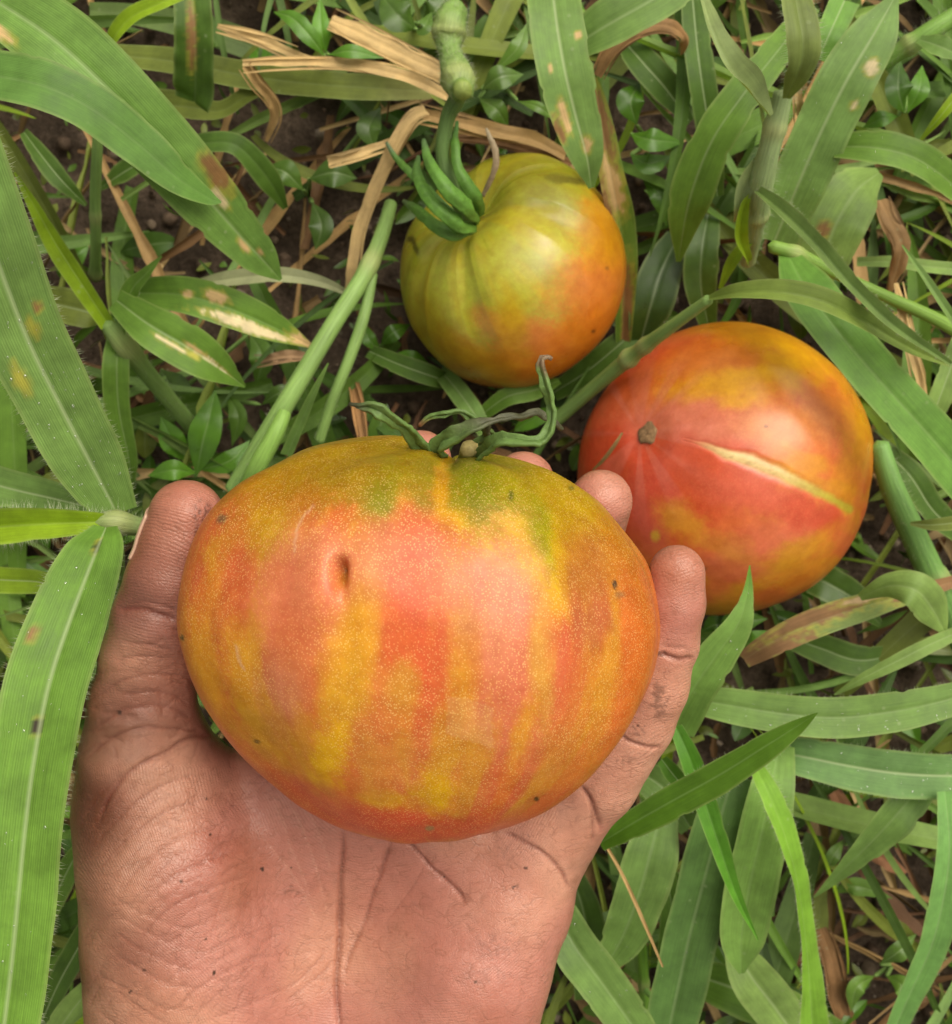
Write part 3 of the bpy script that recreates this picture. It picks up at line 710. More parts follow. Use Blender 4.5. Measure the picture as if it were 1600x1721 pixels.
def stub():
    a = [list(P(776, 806, 164)) + [px2m(17, 170)], list(P(784, 774, 174)) + [px2m(15, 175)], list(P(789, 754, 178)) + [px2m(15, 178)], list(P(791, 748, 179)) + [px2m(14, 178)]]
    c = resample(np.array(a), 22)
    V, Fc, caps, UV, T, N, B, uu = tube_geo(c[:, :3], c[:, 3], 14)
    V[21 * 14:22 * 14] = V[21 * 14:22 * 14] * 0.02 + V[-1] * 0.98
    cols = np.tile(np.array((0.12, 0.19, 0.04)), (len(V), 1)); k = sstep(0.82, 0.95, uu)[:, None]
    cols = cols * (1 - k) + np.array((0.36, 0.29, 0.11)) * k
    V = V + (fbm(V * 900, 2, 3)[:, None] - 0.5) * 0.0007
    make_obj('stalk', V[:-2], Fc, M['sepal'], tomato_big, cols[:-2])
stub()

def lathe_tomato(name, label, cpx, cpy, cz, rpx, axis, asp, patches, basefn, mat, pit=(0.16, 0.20), ribs=0.03, phases=(5, 7), seed=3, squash=(1, 1, 0), nt=220, nth=400, bdimple=0.02):
    axis = np.array(axis, float); axis /= np.linalg.norm(axis)
    ref = np.array([0, 0, 1.0]) if abs(axis[2]) < 0.9 else np.array([0, 1.0, 0])
    e1 = np.cross(ref, axis); e1 /= np.linalg.norm(e1); e2 = np.cross(axis, e1)
    R = px2m(rpx, cz) * 0.985
    ph = np.linspace(0.002, math.pi - 0.002, nt)[:, None]; th = np.linspace(0, 2 * math.pi, nth, endpoint=False)[None, :]
    rr = np.sin(ph) ** 0.88; yy = np.sign(np.cos(ph)) * np.abs(np.cos(ph)) ** 0.95 * asp
    rib = np.cos(phases[0] * th + seed) * 0.6 + np.cos(phases[1] * th + seed * 2.1) * 0.5 + np.cos(3 * th + seed * 0.7) * 0.5
    groove = -np.clip(-rib - 0.35, 0, 2) * ribs * 1.3
    wr = np.exp(-((ph - 0.5) / 0.75) ** 2)
    rr = rr * (1 + (ribs * 0.35 * rib + groove) * wr)
    yy = yy + groove * wr * 0.5
    yy = yy - pit[0] * np.exp(-(np.sin(ph) / pit[1]) ** 2) * (ph < 1.6) + bdimple * np.exp(-(np.sin(ph) / 0.12) ** 2) * (ph > 1.6)
    c0 = P(cpx, cpy, cz)
    V = (c0 + R * (rr * np.cos(th))[..., None] * e1 + R * (rr * np.sin(th))[..., None] * e2 + R * (yy + 0 * th)[..., None] * axis).reshape(-1, 3)
    # slight overall asymmetry of the outline
    a = squash[2]; dx = V[:, 0] - c0[0]; dy = V[:, 1] - c0[1]
    u_ = (dx * math.cos(a) + dy * math.sin(a)) * squash[0]; v_ = (-dx * math.sin(a) + dy * math.cos(a)) * squash[1]
    V[:, 0] = c0[0] + u_ * math.cos(a) - v_ * math.sin(a); V[:, 1] = c0[1] + u_ * math.sin(a) + v_ * math.cos(a)
    Fq = lathe_faces(nt, nth); Nn = vert_normals(V, Fq)
    if (Nn * (V - c0)).sum(1).mean() < 0: Fq = Fq[:, ::-1]; Nn = -Nn
    V = V + Nn * ((fbm(V * 38, 3, seed) - 0.5) * 0.0022)[:, None]
    px, py = PXY(V); front = (Nn[:, 2] > -0.1).astype(float)
    cols = basefn(V, np.repeat(ph[:, 0], nth), np.tile(th[0], nt), px, py)
    w1 = (fbm(V * 170, 4, seed + 11) - 0.5) * 1.4; w2 = (fbm(V * 170, 4, seed + 23) - 0.5) * 1.4
    cols = paint(cols, px, py, front, patches, w1, w2)
    base = c0.copy(); base[2] = max(0.0, c0[2] - R * 0.9)
    t_ = thing('tomato', base, label, 'tomato')
    return t_, V, Fq, cols, px, py, front, Nn, c0, R, axis, e1, e2

# ---- green-shouldered tomato on the ground
def green_base(V, ph, th, px, py):
    cols = np.tile(srgb(178, 172, 52), (len(V), 1))
    st = fbm(np.column_stack([np.cos(th) * 3.0, np.sin(th) * 3.0, ph * 0.7]) * 1.6, 4, 71)
    k = sstep(0.52, 0.66, st)[:, None] * 0.8; cols = cols * (1 - k) + srgb(196, 178, 40) * k
    k = sstep(0.46, 0.36, st)[:, None] * 0.7; cols = cols * (1 - k) + srgb(150, 152, 30) * k
    k = sstep(1.55, 2.1, ph + (st - 0.5) * 1.2)[:, None]; cols = cols * (1 - k) + srgb(206, 120, 24) * k
    return cols
gpat = [(1025, 440, 46, 140, -4, srgb(216, 136, 16), 0.95, 0.6), (985, 490, 64, 52, -35, srgb(218, 122, 50), 0.85, 0.6), (1010, 380, 34, 50, -20, srgb(205, 140, 14), 0.8, 0.6),
        (985, 560, 70, 40, -40, srgb(214, 118, 24), 0.85, 0.6), (900, 600, 110, 46, -6, srgb(214, 122, 26), 0.9, 0.5), (890, 560, 60, 30, 20, srgb(216, 124, 52), 0.7, 0.6), (830, 550, 40, 22, 40, srgb(210, 132, 50), .6, .6),
        (780, 600, 90, 30, 25, srgb(200, 142, 14), 0.85, 0.6), (720, 560, 40, 60, -20, srgb(172, 140, 20), 0.7, 0.6), (860, 540, 24, 50, -10, srgb(196, 156, 14), 0.7, 0.6),
        (945, 301, 38, 6, 8, srgb(70, 62, 34), 1.0, 0.4), (930, 296, 14, 5, -5, srgb(84, 78, 50), 0.7, 0.5), (700, 415, 5, 14, -20, srgb(70, 62, 22), 0.8, 0.5), (690, 402, 9, 5, 20, srgb(70, 60, 30), .7, .5),
        (790, 630, 60, 12, 16, srgb(150, 96, 44), 0.6, 0.6), (997, 557, 4, 3, 0, srgb(90, 56, 20), .8, .4), (1020, 450, 3, 3, 0, srgb(120, 76, 30), .7, .4), (880, 290, 90, 24, 10, srgb(168, 156, 14), .6, .7)]
t, V, Fq, cols, px, py, fr, Nn, c0, R, axis, e1, e2 = lathe_tomato('tomato', 'smallest tomato, olive green turning orange, lying on the ground with its stalk on', 860, 456, 37, 196,
    (-0.47, 0.50, 0.73), 0.86, gpat, green_base, M['tom'], pit=(0.20, 0.26), ribs=0.042, phases=(6, 9), seed=4, squash=(0.985, 1.03, 0.2))
make_obj('fruit', V, Fq, M['tom'], t, cols)
tomato_green = t; GC, GR = c0, R
sgn = np.array((0.085, 0.19, 0.025))
def fat_sepal(pts, zs, ws, col, tip):
    o = ribbon_sepal(tomato_green, pts, zs, [w * 0.98 for w in ws], np.asarray(col), (0.72, 1.05, tip), fold=-0.55, twist=(0.15, -0.1, 0.3), ripple=0.05, m=11, n=50, crink=0.0006)
    o.modifiers[0].thickness = 0.0009
    return o
fat_sepal([(795, 385), (760, 392), (728, 375), (700, 352), (678, 338)], [68, 74, 74, 68, 62], [16, 26, 24, 18, 5], sgn, (0.07, 0.10, 0.04))
fat_sepal([(800, 380), (778, 378), (740, 352), (712, 320), (700, 290), (703, 262)], [68, 78, 82, 80, 76, 72], [18, 30, 28, 22, 18, 5], sgn * 1.05, (0.08, 0.14, 0.05))
fat_sepal([(805, 370), (792, 352), (760, 325), (735, 295), (718, 265), (712, 235)], [68, 80, 86, 86, 82, 78], [18, 30, 32, 24, 18, 5], sgn * 1.1, (0.08, 0.14, 0.05))
fat_sepal([(808, 362), (802, 335), (782, 305), (768, 275), (764, 235), (768, 205)], [66, 76, 80, 80, 78, 74], [16, 24, 24, 18, 14, 4], sgn, (0.07, 0.16, 0.04))
fat_sepal([(790, 385), (700, 300), (668, 268), (650, 240)], [60, 66, 62, 60], [10, 14, 10, 4], sgn, (0.10, 0.12, 0.08))
fat_sepal([(812, 330), (830, 290), (834, 258), (822, 228), (818, 215)], [70, 76, 78, 78, 78], [6, 9, 11, 7, 3], (0.30, 0.22, 0.13), (0.35, 0.28, 0.18))
ped = make_tube('stalk', [(792, 376), (762, 320), (744, 262), (752, 200), (768, 165), (776, 130)], [30, 28, 24, 26, 30, 34], [62, 72, 76, 80, 84, 88], (0.11, 0.19, 0.05), M['stem'], tomato_green, n=60, m=14)
v1 = make_tube('vine_piece', [(778, 158), (768, 128), (758, 96), (754, 70), (756, 40), (768, 14)], [34, 54, 36, 44, 56, 40], [92, 88, 84, 82, 82, 80], (0.17, 0.27, 0.065), M['stem'], tomato_green, n=90, m=24, nodes=((0.16, 0.12, 0.08), (0.72, 0.2, 0.06)), lump=0.0016)
tube_hairs(v1, tomato_green, 900, 0.0017); tube_hairs(ped, tomato_green, 160, 0.0008)
make_tube('cut_end', [(769, 140), (776, 149), (779, 154)], [28, 34, 30], [88, 93, 95], (0.17, 0.26, 0.06), M['stem'], tomato_green, n=24, m=16, tipcol=(0.24, 0.30, 0.07))

# ---- red-orange tomato showing its blossom end
def red_base(V, ph, th, px, py):
    cols = np.tile(srgb(226, 112, 54), (len(V), 1))
    st = fbm(np.column_stack([np.cos(th) * 2.2, np.sin(th) * 2.2, ph * 0.9]) * 1.6, 4, 81)
    k = sstep(0.52, 0.64, st)[:, None] * 0.8; cols = cols * (1 - k) + srgb(218, 146, 30) * k
    k = sstep(0.47, 0.36, st)[:, None] * 0.6; cols = cols * (1 - k) + srgb(214, 86, 52) * k
    k = sstep(2.25, 2.6, ph + (st - 0.5) * 0.5)[:, None] * 0.85; cols = cols * (1 - k) + srgb(212, 70, 46) * k
    return cols
pk, rd, yl = srgb(228, 128, 96), srgb(222, 76, 44), srgb(228, 162, 8)
rpat = [(1060, 735, 100, 105, 0, rd, 0.8, 0.6), (1010, 800, 40, 60, -20, srgb(204, 66, 30), 0.8, 0.6), (1100, 640, 90, 40, -35, srgb(218, 100, 40), 0.7, 0.6),
        (1240, 552, 160, 18, 3, srgb(216, 134, 22), 0.8, 0.7), (1245, 642, 125, 36, -9, yl, 0.95, 0.5), (1335, 595, 95, 32, 18, yl, 0.95, 0.6), (1200, 600, 90, 26, -16, srgb(228, 140, 20), 0.6, 0.8), (1215, 605, 70, 20, -8, srgb(218, 116, 44), .7, .5),
        (1438, 680, 26, 110, -12, yl, 0.9, 0.6), (1425, 800, 22, 60, 22, srgb(216, 140, 24), 0.7, 0.6), (1385, 680, 55, 42, 20, srgb(220, 124, 44), 0.8, 0.6),
        (1190, 712, 125, 34, 6, pk, 0.9, 0.8), (1290, 840, 120, 40, 22, srgb(224, 104, 78), 0.7, 0.8), (1320, 715, 80, 40, 14, srgb(224, 138, 66), 0.8, 0.6), (1260, 820, 150, 40, 24, srgb(216, 92, 62), 0.9, 0.5), (1372, 868, 56, 34, 24, srgb(208, 78, 46), 0.9, 0.5),
        (1185, 770, 60, 18, 30, srgb(216, 84, 46), 0.8, 0.6), (1300, 905, 60, 24, 0, srgb(220, 112, 72), 0.7, 0.6), (1340, 935, 75, 26, -28, srgb(216, 148, 30), 0.85, 0.5), (1270, 985, 60, 18, -24, srgb(216, 150, 26), 0.8, 0.6),
        (1150, 880, 52, 28, 40, srgb(222, 150, 42), 0.8, 0.5), (1230, 930, 50, 24, 20, srgb(220, 140, 52), 0.7, 0.6), (1230, 960, 60, 20, 10, srgb(214, 104, 60), .7, .5), (1210, 1022, 70, 10, -6, srgb(214, 142, 26), 0.8, 0.6),
        (1102, 900, 8, 9, 0, srgb(222, 168, 30), 0.9, 0.5), (1310, 1000, 90, 22, -34, srgb(206, 98, 34), .6, .6), (1287, 716, 3, 3, 0, srgb(90, 40, 20), .8, .4), (1184, 955, 3, 3, 0, srgb(80, 40, 20), .8, .4)]
t, V, Fq, cols, px, py, fr, Nn, c0, R, axis, e1, e2 = lathe_tomato('tomato', 'red orange tomato on the ground with brown blossom scar and pale crack', 1213, 790, 44, 246,
    (0.675, -0.235, -0.70), 0.93, rpat, red_base, M['tom'], pit=(0.16, 0.2), ribs=0.012, phases=(5, 7), seed=9, squash=(1.02, 0.985, 0.9), bdimple=0.035)
# radial streaks round the blossom end
bx, by = 1075, 728
ang = np.arctan2(py - by, px - bx); rad = np.hypot(px - bx, py - by)
stk = vnoise(np.column_stack([np.cos(ang) * 6, np.sin(ang) * 6, rad * 0 + 3]), 91)
k = (sstep(0.55, 0.75, stk) * sstep(190, 60, rad) * sstep(10, 26, rad) * 0.30 * fr)[:, None]; cols = cols * (1 - k) + srgb(226, 130, 110) * k
# pale healed crack
crk = resample(np.array([(1150, 738, 3), (1185, 748, 5), (1225, 764, 9), (1262, 775, 12), (1310, 795, 11), (1365, 822, 9), (1405, 842, 9), (1428, 856, 8)], float), 160)
cn = np.where((px > 1130) & (px < 1450) & (py > 715) & (py < 885) & (fr > 0))[0]
dd = np.hypot(px[cn, None] - crk[None, :, 0], py[cn, None] - crk[None, :, 1]); j = dd.argmin(1); d = dd.min(1) / (crk[j, 2] * (0.75 + 0.6 * fbm(V[cn] * 500, 3, 5)) * 0.9 + 0.8 * (vnoise(V[cn] * 300, 8) - 0.5) * 4)
uu = j / 159.0
kc = sstep(1.35, 0.35, d)[:, None] * 0.85 * sstep(0.0, 0.25, uu)[:, None]
cc = srgb(232, 208, 140) * (1 - sstep(0.45, 0.9, uu))[:, None] + srgb(188, 178, 52) * sstep(0.45, 0.9, uu)[:, None]
spk = sstep(0.62, 0.70, fbm(V[cn] * np.array([500, 1400, 500]), 3, 15))[:, None] * (1 - uu)[:, None]
cc = cc * (1 - spk * 0.6) + srgb(150, 112, 60) * spk * 0.6
cols[cn] = cols[cn] * (1 - kc) + cc * kc
V[cn] += Nn[cn] * (kc[:, 0] * -0.0002 - 0.00018 * np.exp(-((d - 0.9) / 0.4) ** 2))[:, None]
tomato_red = t; RC, RR = c0, R
make_obj('fruit', V, Fq, M['tom'], t, cols)
def blossom():
    pc = c0 - axis * R * 0.905
    rings = []
    for r_, h_ in ((0.0034, -0.0012), (0.0031, -0.0002), (0.0021, -0.0004), (0.0011, -0.0001), (0.0001, -0.0003)):
        th = np.linspace(0, 2 * math.pi, 18, endpoint=False); rj = r_ * (1 + 0.12 * np.cos(5 * th + 1) + 0.08 * np.cos(3 * th))
        rings.append(pc - axis * (h_ + 0.0004) + rj[:, None] * (np.cos(th)[:, None] * e1 + np.sin(th)[:, None] * e2))
    Vb = np.vstack(rings); idx = np.arange(90).reshape(5, 18); nx = np.roll(idx, -1, 1)
    Fb = np.stack([idx[:-1], nx[:-1], nx[1:], idx[1:]], -1).reshape(-1, 4)
    cb = np.tile(np.array((0.27, 0.16, 0.08)), (90, 1)) * (0.5 + fbm(Vb * 2500, 2, 4))[:, None]
    make_obj('blossom_scar', Vb, Fb, M['scar'], tomato_red, cb)
    return pc
BL = blossom()
# ------------------------------------------------------------------ the hand (one continuous skin surface grown from a distance field)
def hand():
    chains = []        # ([(p0, r0, p1, r1)], k)
    def chain(lst, k):
        q = [(P(x, y, z), px2m(r, z)) for x, y, z, r in lst]
        chains.append(([(a[0], a[1], b[0], b[1]) for a, b in zip(q[:-1], q[1:])], k))
    # palm
    chain([(268, 1350, 145, 134), (290, 1450, 145, 156), (308, 1580, 142, 163), (324, 1740, 136, 172), (352, 1880, 132, 172)], 0.007)      # thenar
    chain([(480, 1318, 138, 92), (450, 1480, 132, 116), (460, 1740, 129, 138)], 0.007)
    chain([(600, 1325, 138, 92), (572, 1500, 126, 104), (566, 1740, 125, 126)], 0.009)
    chain([(755, 1355, 139, 90), (700, 1520, 129, 104), (670, 1740, 127, 126)], 0.009)
    chain([(905, 1400, 140, 88), (850, 1510, 138, 114), (798, 1620, 138, 130), (762, 1740, 136, 138), (730, 1880, 131, 136)], 0.010)       # hypothenar
    # wrist and forearm, beyond the frame
    chain([(360, 1860, 132, 170), (420, 2050, 128, 175), (430, 2350, 122, 190), (420, 2900, 112, 220)], 0.012)
    chain([(720, 1860, 131, 140), (650, 2050, 128, 165), (650, 2350, 122, 185), (680, 2900, 112, 215)], 0.012)
    # thumb
    chain([(313, 868, 167, 63), (305, 915, 166, 68), (286, 975, 165, 72), (265, 1040, 163, 74), (250, 1110, 159, 79), (240, 1180, 156, 88), (246, 1270, 150, 110), (266, 1350, 146, 134)], 0.004)
    # fingers under and around the fruit
    chain([(492, 1310, 130, 90), (560, 1090, 121, 74), (645, 890, 127, 63), (708, 776, 144, 53)], 0.005)
    chain([(615, 1320, 129, 92), (715, 1080, 120, 74), (825, 890, 127, 63), (879, 812, 144, 53)], 0.005)
    chain([(760, 1345, 131, 90), (880, 1090, 124, 72), (975, 930, 136, 62), (1011, 842, 150, 52)], 0.005)
    chain([(915, 1392, 141, 84), (1000, 1306, 148, 74), (1066, 1215, 155, 64), (1098, 1150, 160, 59), (1119, 1080, 164, 55), (1133, 1015, 167, 51), (1138, 962, 169, 47)], 0.0055)

    def smin(o, ds, k):
        h = np.clip(0.5 + 0.5 * (o - ds) / k, 0, 1)
        return o * (1 - h) + ds * h - k * h * (1 - h)
    def sd(Pt):
        d = np.full(len(Pt), 0.05)
        for sg_, k in chains:
            m = max(max(x[1], x[3]) for x in sg_) + k + 0.004
            ends = np.array([x[0] for x in sg_] + [sg_[-1][2]])
            sel = np.where(((Pt > ends.min(0) - m) & (Pt < ends.max(0) + m)).all(1))[0]
            if not len(sel): continue
            q = Pt[sel]; dc = np.full(len(sel), 0.06)
            for (a, ra, b, rb) in sg_:
                ab = b - a
                t = np.clip(((q - a) @ ab) / (ab @ ab), 0, 1)
                w_ = q - a - t[:, None] * ab
                dc = smin(dc, np.sqrt(np.einsum('ij,ij->i', w_, w_)) - (ra + (rb - ra) * t), 0.0012)
            d[sel] = smin(d[sel], dc, k)
        return d
    h = 0.00095
    lo = np.array([P(60, 1721, 140)[0] - 0.004, P(800, 1740, 135)[1] - 0.003, 0.098]); hi = np.array([P(1240, 700, 150)[0], P(800, 690, 140)[1], 0.186])
    xs = np.arange(lo[0], hi[0], h); zs = np.arange(lo[2] - 0.014, hi[2], h)
    ys = np.concatenate([P(800, 2800, 115)[1] + np.linspace(0, 1, 40, endpoint=False) * (lo[1] - P(800, 2800, 115)[1]), np.arange(lo[1], hi[1], h)])
    nx, ny, nz = len(xs), len(ys), len(zs)
    g = np.stack(np.meshgrid(xs, ys, zs, indexing='ij'), -1).reshape(-1, 3)
    f = sd(g).reshape(nx, ny, nz)
    # surface nets
    ins = f < 0
    cnt = np.zeros((nx - 1, ny - 1, nz - 1)); acc = np.zeros((nx - 1, ny - 1, nz - 1, 3))
    G = g.reshape(nx, ny, nz, 3)
    def corner(a, dx, dy, dz): return a[dx:nx - 1 + dx, dy:ny - 1 + dy, dz:nz - 1 + dz]
    s8 = sum(corner(ins, i, j, k).astype(np.int8) for i in (0, 1) for j in (0, 1) for k in (0, 1))
    act = (s8 > 0) & (s8 < 8)
    ci = np.argwhere(act)
    vid = np.full(act.shape, -1, np.int64); vid[act] = np.arange(len(ci))
    accv = np.zeros((len(ci), 3)); c_ = np.zeros(len(ci))
    offs = [(i, j, k) for i in (0, 1) for j in (0, 1) for k in (0, 1)]
    for a in offs:
        for ax_ in range(3):
            if a[ax_] == 1: continue
            b = list(a); b[ax_] = 1; b = tuple(b)
            ia = tuple((ci + np.array(a)).T); ib = tuple((ci + np.array(b)).T)
            fa, fb = f[ia], f[ib]
            x = (fa < 0) != (fb < 0)
            t = np.where(x, fa / np.where(x, fa - fb, 1), 0)[:, None]
            accv += np.where(x[:, None], G[ia] * (1 - t) + G[ib] * t, 0); c_ += x
    V = accv / c_[:, None]
    quads = []
    for ax_ in range(3):
        sl0 = [slice(1, -1)] * 3; sl1 = [slice(1, -1)] * 3
        sl0[ax_] = slice(0, -1); sl1[ax_] = slice(1, None)
        A, Bm = ins[tuple(sl0)], ins[tuple(sl1)]
        e = np.argwhere(A != Bm); flip = A[tuple(e.T)]
        e = e + np.array([0 if k == ax_ else 1 for k in range(3)])
        o1, o2 = (ax_ + 1) % 3, (ax_ + 2) % 3
        def nb(d1, d2):
            q = e.copy(); q[:, o1] -= d1; q[:, o2] -= d2; return vid[tuple(q.T)]
        q = np.stack([nb(0, 0), nb(1, 0), nb(1, 1), nb(0, 1)], -1)
        q[~flip] = q[~flip][:, ::-1]
        quads.append(q)
    Q = np.vstack(quads); Q = Q[(Q >= 0).all(1)]
    def project(V, it=3):
        e = 0.0003
        for _ in range(it):
            d = sd(V)
            gr = np.stack([sd(V + np.eye(3)[k] * e) - sd(V - np.eye(3)[k] * e) for k in range(3)], -1) / (2 * e)
            V = V - gr * (np.clip(d, -0.002, 0.002) / np.maximum((gr * gr).sum(1), 0.2))[:, None]
        return V
    # one quad subdivision
    def subdiv(V, Q):
        E = np.vstack([Q[:, [k, (k + 1) % 4]] for k in range(4)]); Es = np.sort(E, 1)
        key = Es[:, 0] * len(V) + Es[:, 1]
        uq, inv = np.unique(key, return_inverse=True)
        a, b = uq // len(V), uq % len(V)
        ev = (V[a] + V[b]) / 2; fv = V[Q].mean(1)
        n0, n1, nq = len(V), len(uq), len(Q)
        e = [inv[k * nq:(k + 1) * nq] + n0 for k in range(4)]; fc = np.arange(nq) + n0 + n1
        Q2 = np.vstack([np.stack([Q[:, k], e[k], fc, e[(k - 1) % 4]], -1) for k in range(4)])
        return np.vstack([V, ev, fv]), Q2
    V, Q = subdiv(V, Q)
    V = project(V, 1)
    def lap(V, Q, it, lam=0.5):
        E = np.vstack([Q[:, [k, (k + 1) % 4]] for k in range(4)])
        for _ in range(it):
            s = np.zeros_like(V); c = np.zeros(len(V))
            for k in range(3): s[:, k] = np.bincount(E[:, 0], V[E[:, 1], k], len(V)) + np.bincount(E[:, 1], V[E[:, 0], k], len(V))
            c = np.bincount(E[:, 0], minlength=len(V)) + np.bincount(E[:, 1], minlength=len(V))
            V = V * (1 - lam) + lam * s / c[:, None]
        return V
    V = lap(V, Q, 6)
    Nn = vert_normals(V, Q)
    if Nn[np.argmax(V[:, 2]), 2] < 0: Q = Q[:, ::-1]; Nn = -Nn
    px, py = PXY(V)
    up = sstep(-0.25, 0.25, Nn[:, 2])
    cpx = px + (fbm(V * 110, 2, 231) - 0.5) * 16; cpy = py + (fbm(V * 110, 2, 237) - 0.5) * 16     # creases wander
    # gentle muscle undulation
    V = V + Nn * ((fbm(V * 60, 2, 201) - 0.5) * 0.0010 + (fbm(V * 240, 3, 205) - 0.5) * 0.00022)[:, None]
    # creases: (polyline, width px, depth mm, pigment)
    CR = [
        ([(572, 1375), (577, 1420), (577, 1480), (572, 1560), (568, 1650), (574, 1760)], 7, 1.5, 0.7),
        ([(658, 1395), (640, 1460), (612, 1545), (590, 1600), (574, 1660)], 5, 1.0, 0.5),
        ([(672, 1402), (705, 1440), (745, 1480), (788, 1522)], 6, 1.0, 0.5),
        ([(835, 1392), (880, 1412), (918, 1440), (945, 1470), (962, 1495)], 6, 0.7, 0.7),
        ([(800, 1400), (835, 1392)], 5, 0.5, 0.4),
        ([(972, 1318), (990, 1345), (1003, 1375), (1010, 1402)], 7, 0.9, 0.7), ([(985, 1330), (996, 1380), (992, 1420)], 4, .4, .4),
        ([(1040, 1232), (1062, 1246), (1090, 1254), (1112, 1252)], 6, 0.7, 0.6),
        ([(1104, 1100), (1122, 1108), (1145, 1112), (1168, 1106)], 7, 0.8, 0.6), ([(1106, 1086), (1130, 1092), (1160, 1092)], 4, 0.4, 0.3),
        ([(196, 1018), (228, 1022), (262, 1034), (300, 1042)], 7, 0.9, 0.75), ([(214, 1010), (250, 1016), (300, 1028)], 4, .4, .4),
        ([(200, 1075), (250, 1082), (300, 1094)], 4, 0.35, 0.35), ([(190, 1110), (240, 1102), (300, 1112)], 4, 0.35, 0.3), ([(170, 1160), (230, 1140), (310, 1140)], 4, 0.4, 0.35),
        ([(380, 1240), (345, 1238), (315, 1245), (270, 1268), (220, 1300), (180, 1345), (150, 1400)], 6, 0.8, 0.6),
        ([(370, 1242), (300, 1225), (240, 1225), (180, 1250), (140, 1290)], 5, 0.5, 0.45),
        ([(340, 1215), (280, 1190), (210, 1195), (150, 1235)], 5, 0.5, 0.4), ([(330, 1190), (260, 1165), (190, 1170)], 4, 0.4, 0.35),
        ([(480, 1340), (510, 1400), (540, 1480), (560, 1560)], 3, 0.3, -0.5), ([(440, 1400), (500, 1480), (545, 1560)], 3, 0.25, -0.45), ([(500, 1345), (535, 1400), (560, 1470)], 3, 0.25, -0.4), ([(455, 1330), (490, 1420), (530, 1520)], 3, .2, -.4),
        ([(560, 1590), (500, 1650), (420, 1690), (330, 1721)], 4, 0.3, 0.3), ([(590, 1590), (540, 1640), (470, 1690)], 4, .3, .25), ([(600, 1550), (660, 1530), (720, 1520)], 3, 0.3, 0.25), ([(640, 1560), (700, 1480), (720, 1430)], 3, .25, .2),
        ([(300, 1560), (300, 1630), (330, 1700)], 3, .25, .2), ([(350, 1500), (400, 1560), (480, 1600), (560, 1600)], 3, .25, .2),
    ]
    for k_ in range(9):       # arcs over the ball of the thumb
        x0_, y0_ = 128 + 20 * k_ + rng.uniform(-6, 6), 1391 + 40 * k_; x1_, y1_ = 330 + 20 * k_ + rng.uniform(-25, 25), 1250 + 44 * k_
        mx_, my_ = (x0_ + x1_) / 2 - 16, (y0_ + y1_) / 2 - 20
        CR.append(([(x0_, y0_), ((x0_ + mx_) / 2 - 4, (y0_ + my_) / 2 - 6), (mx_, my_), ((x1_ + mx_) / 2 - 4, (y1_ + my_) / 2 - 4), (x1_, y1_)], 4, rng.uniform(.25, .5), rng.uniform(.22, .42)))
        CR.append(([(x0_ + 14, y0_ + 18), (mx_ + 6, my_ + 22), (mx_ + 60, my_ - 6)], 3, rng.uniform(.12, .25), rng.uniform(.1, .25)))
    for k_ in range(7):       # cross hatch towards the wrist
        x0_, y0_ = 160 + rng.uniform(-8, 30), 1490 + 34 * k_
        CR.append(([(x0_, y0_), (x0_ + 50, y0_ + 34), (x0_ + 110, y0_ + 62), (x0_ + 170, y0_ + 74)], 4, rng.uniform(.2, .38), rng.uniform(.15, .32)))
    for i in range(90):       # finer random wrinkles over the ball of the thumb
        x, y = rng.uniform(150, 480), rng.uniform(1240, 1715); a = rng.normal(0.75, 0.45); L = rng.uniform(30, 95)
        b = rng.uniform(-0.4, 0.4)
        CR.append(([(x + L * (s - .5) * math.cos(a + b * (s - .5)), y - L * (s - .5) * math.sin(a + b * (s - .5))) for s in (0, .33, .66, 1)], 3, rng.uniform(.12, .28), rng.uniform(.08, .22)))
    for i in range(36):
        x, y = rng.uniform(150, 320), rng.uniform(1050, 1250); L = rng.uniform(25, 70); a = rng.normal(0.0, 0.5)
        CR.append(([(x - L / 2 * math.cos(a), y + L / 2 * math.sin(a)), (x, y + rng.uniform(-5, 5)), (x + L / 2 * math.cos(a), y - L / 2 * math.sin(a))], 3, rng.uniform(.12, .28), rng.uniform(.08, .2)))
    disp = np.zeros(len(V)); pig = np.zeros(len(V)); palec = np.zeros(len(V))
    for pts, wd, dep, pg in CR:
        s = resample(np.array([(x, y, 0) for x, y in pts], float), 70)
        m = np.where((px > s[:, 0].min() - 40) & (px < s[:, 0].max() + 40) & (py > s[:, 1].min() - 40) & (py < s[:, 1].max() + 40) & (up > 0))[0]
        if not len(m): continue
        d = np.full(len(m), 1e9); at = np.zeros(len(m))
        for c0_ in range(0, 70, 10):
            dd = np.hypot(cpx[m, None] - s[None, c0_:c0_ + 10, 0], cpy[m, None] - s[None, c0_:c0_ + 10, 1]); mn = dd.min(1); b = mn < d
            at[b] = (dd.argmin(1)[b] + c0_) / 69.0; d = np.minimum(d, mn)
        jit = 0.85 + 0.3 * vnoise(np.column_stack([px[m] / 14, py[m] / 14, np.full(len(m), wd)]), 77)
        fade = sstep(0, 0.16, at) * sstep(1, 0.84, at) * up[m] * jit
        core = np.exp(-(d / (wd * 0.55)) ** 2); wide = np.exp(-(d / (wd * 3.4)) ** 2)
        disp[m] += -dep * 0.001 * (core * 0.7 + wide * 0.4) * fade
        if pg > 0: pig[m] = np.maximum(pig[m], core * pg * fade)
        else: palec[m] = np.maximum(palec[m], core * -pg * fade)
    V = V + Nn * disp[:, None]
    # pigment: pinker palm, browner back; thumb-side brown is part skin tone, part painted shade
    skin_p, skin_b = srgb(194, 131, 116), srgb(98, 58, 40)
    cols = np.tile(skin_p, (len(V), 1))
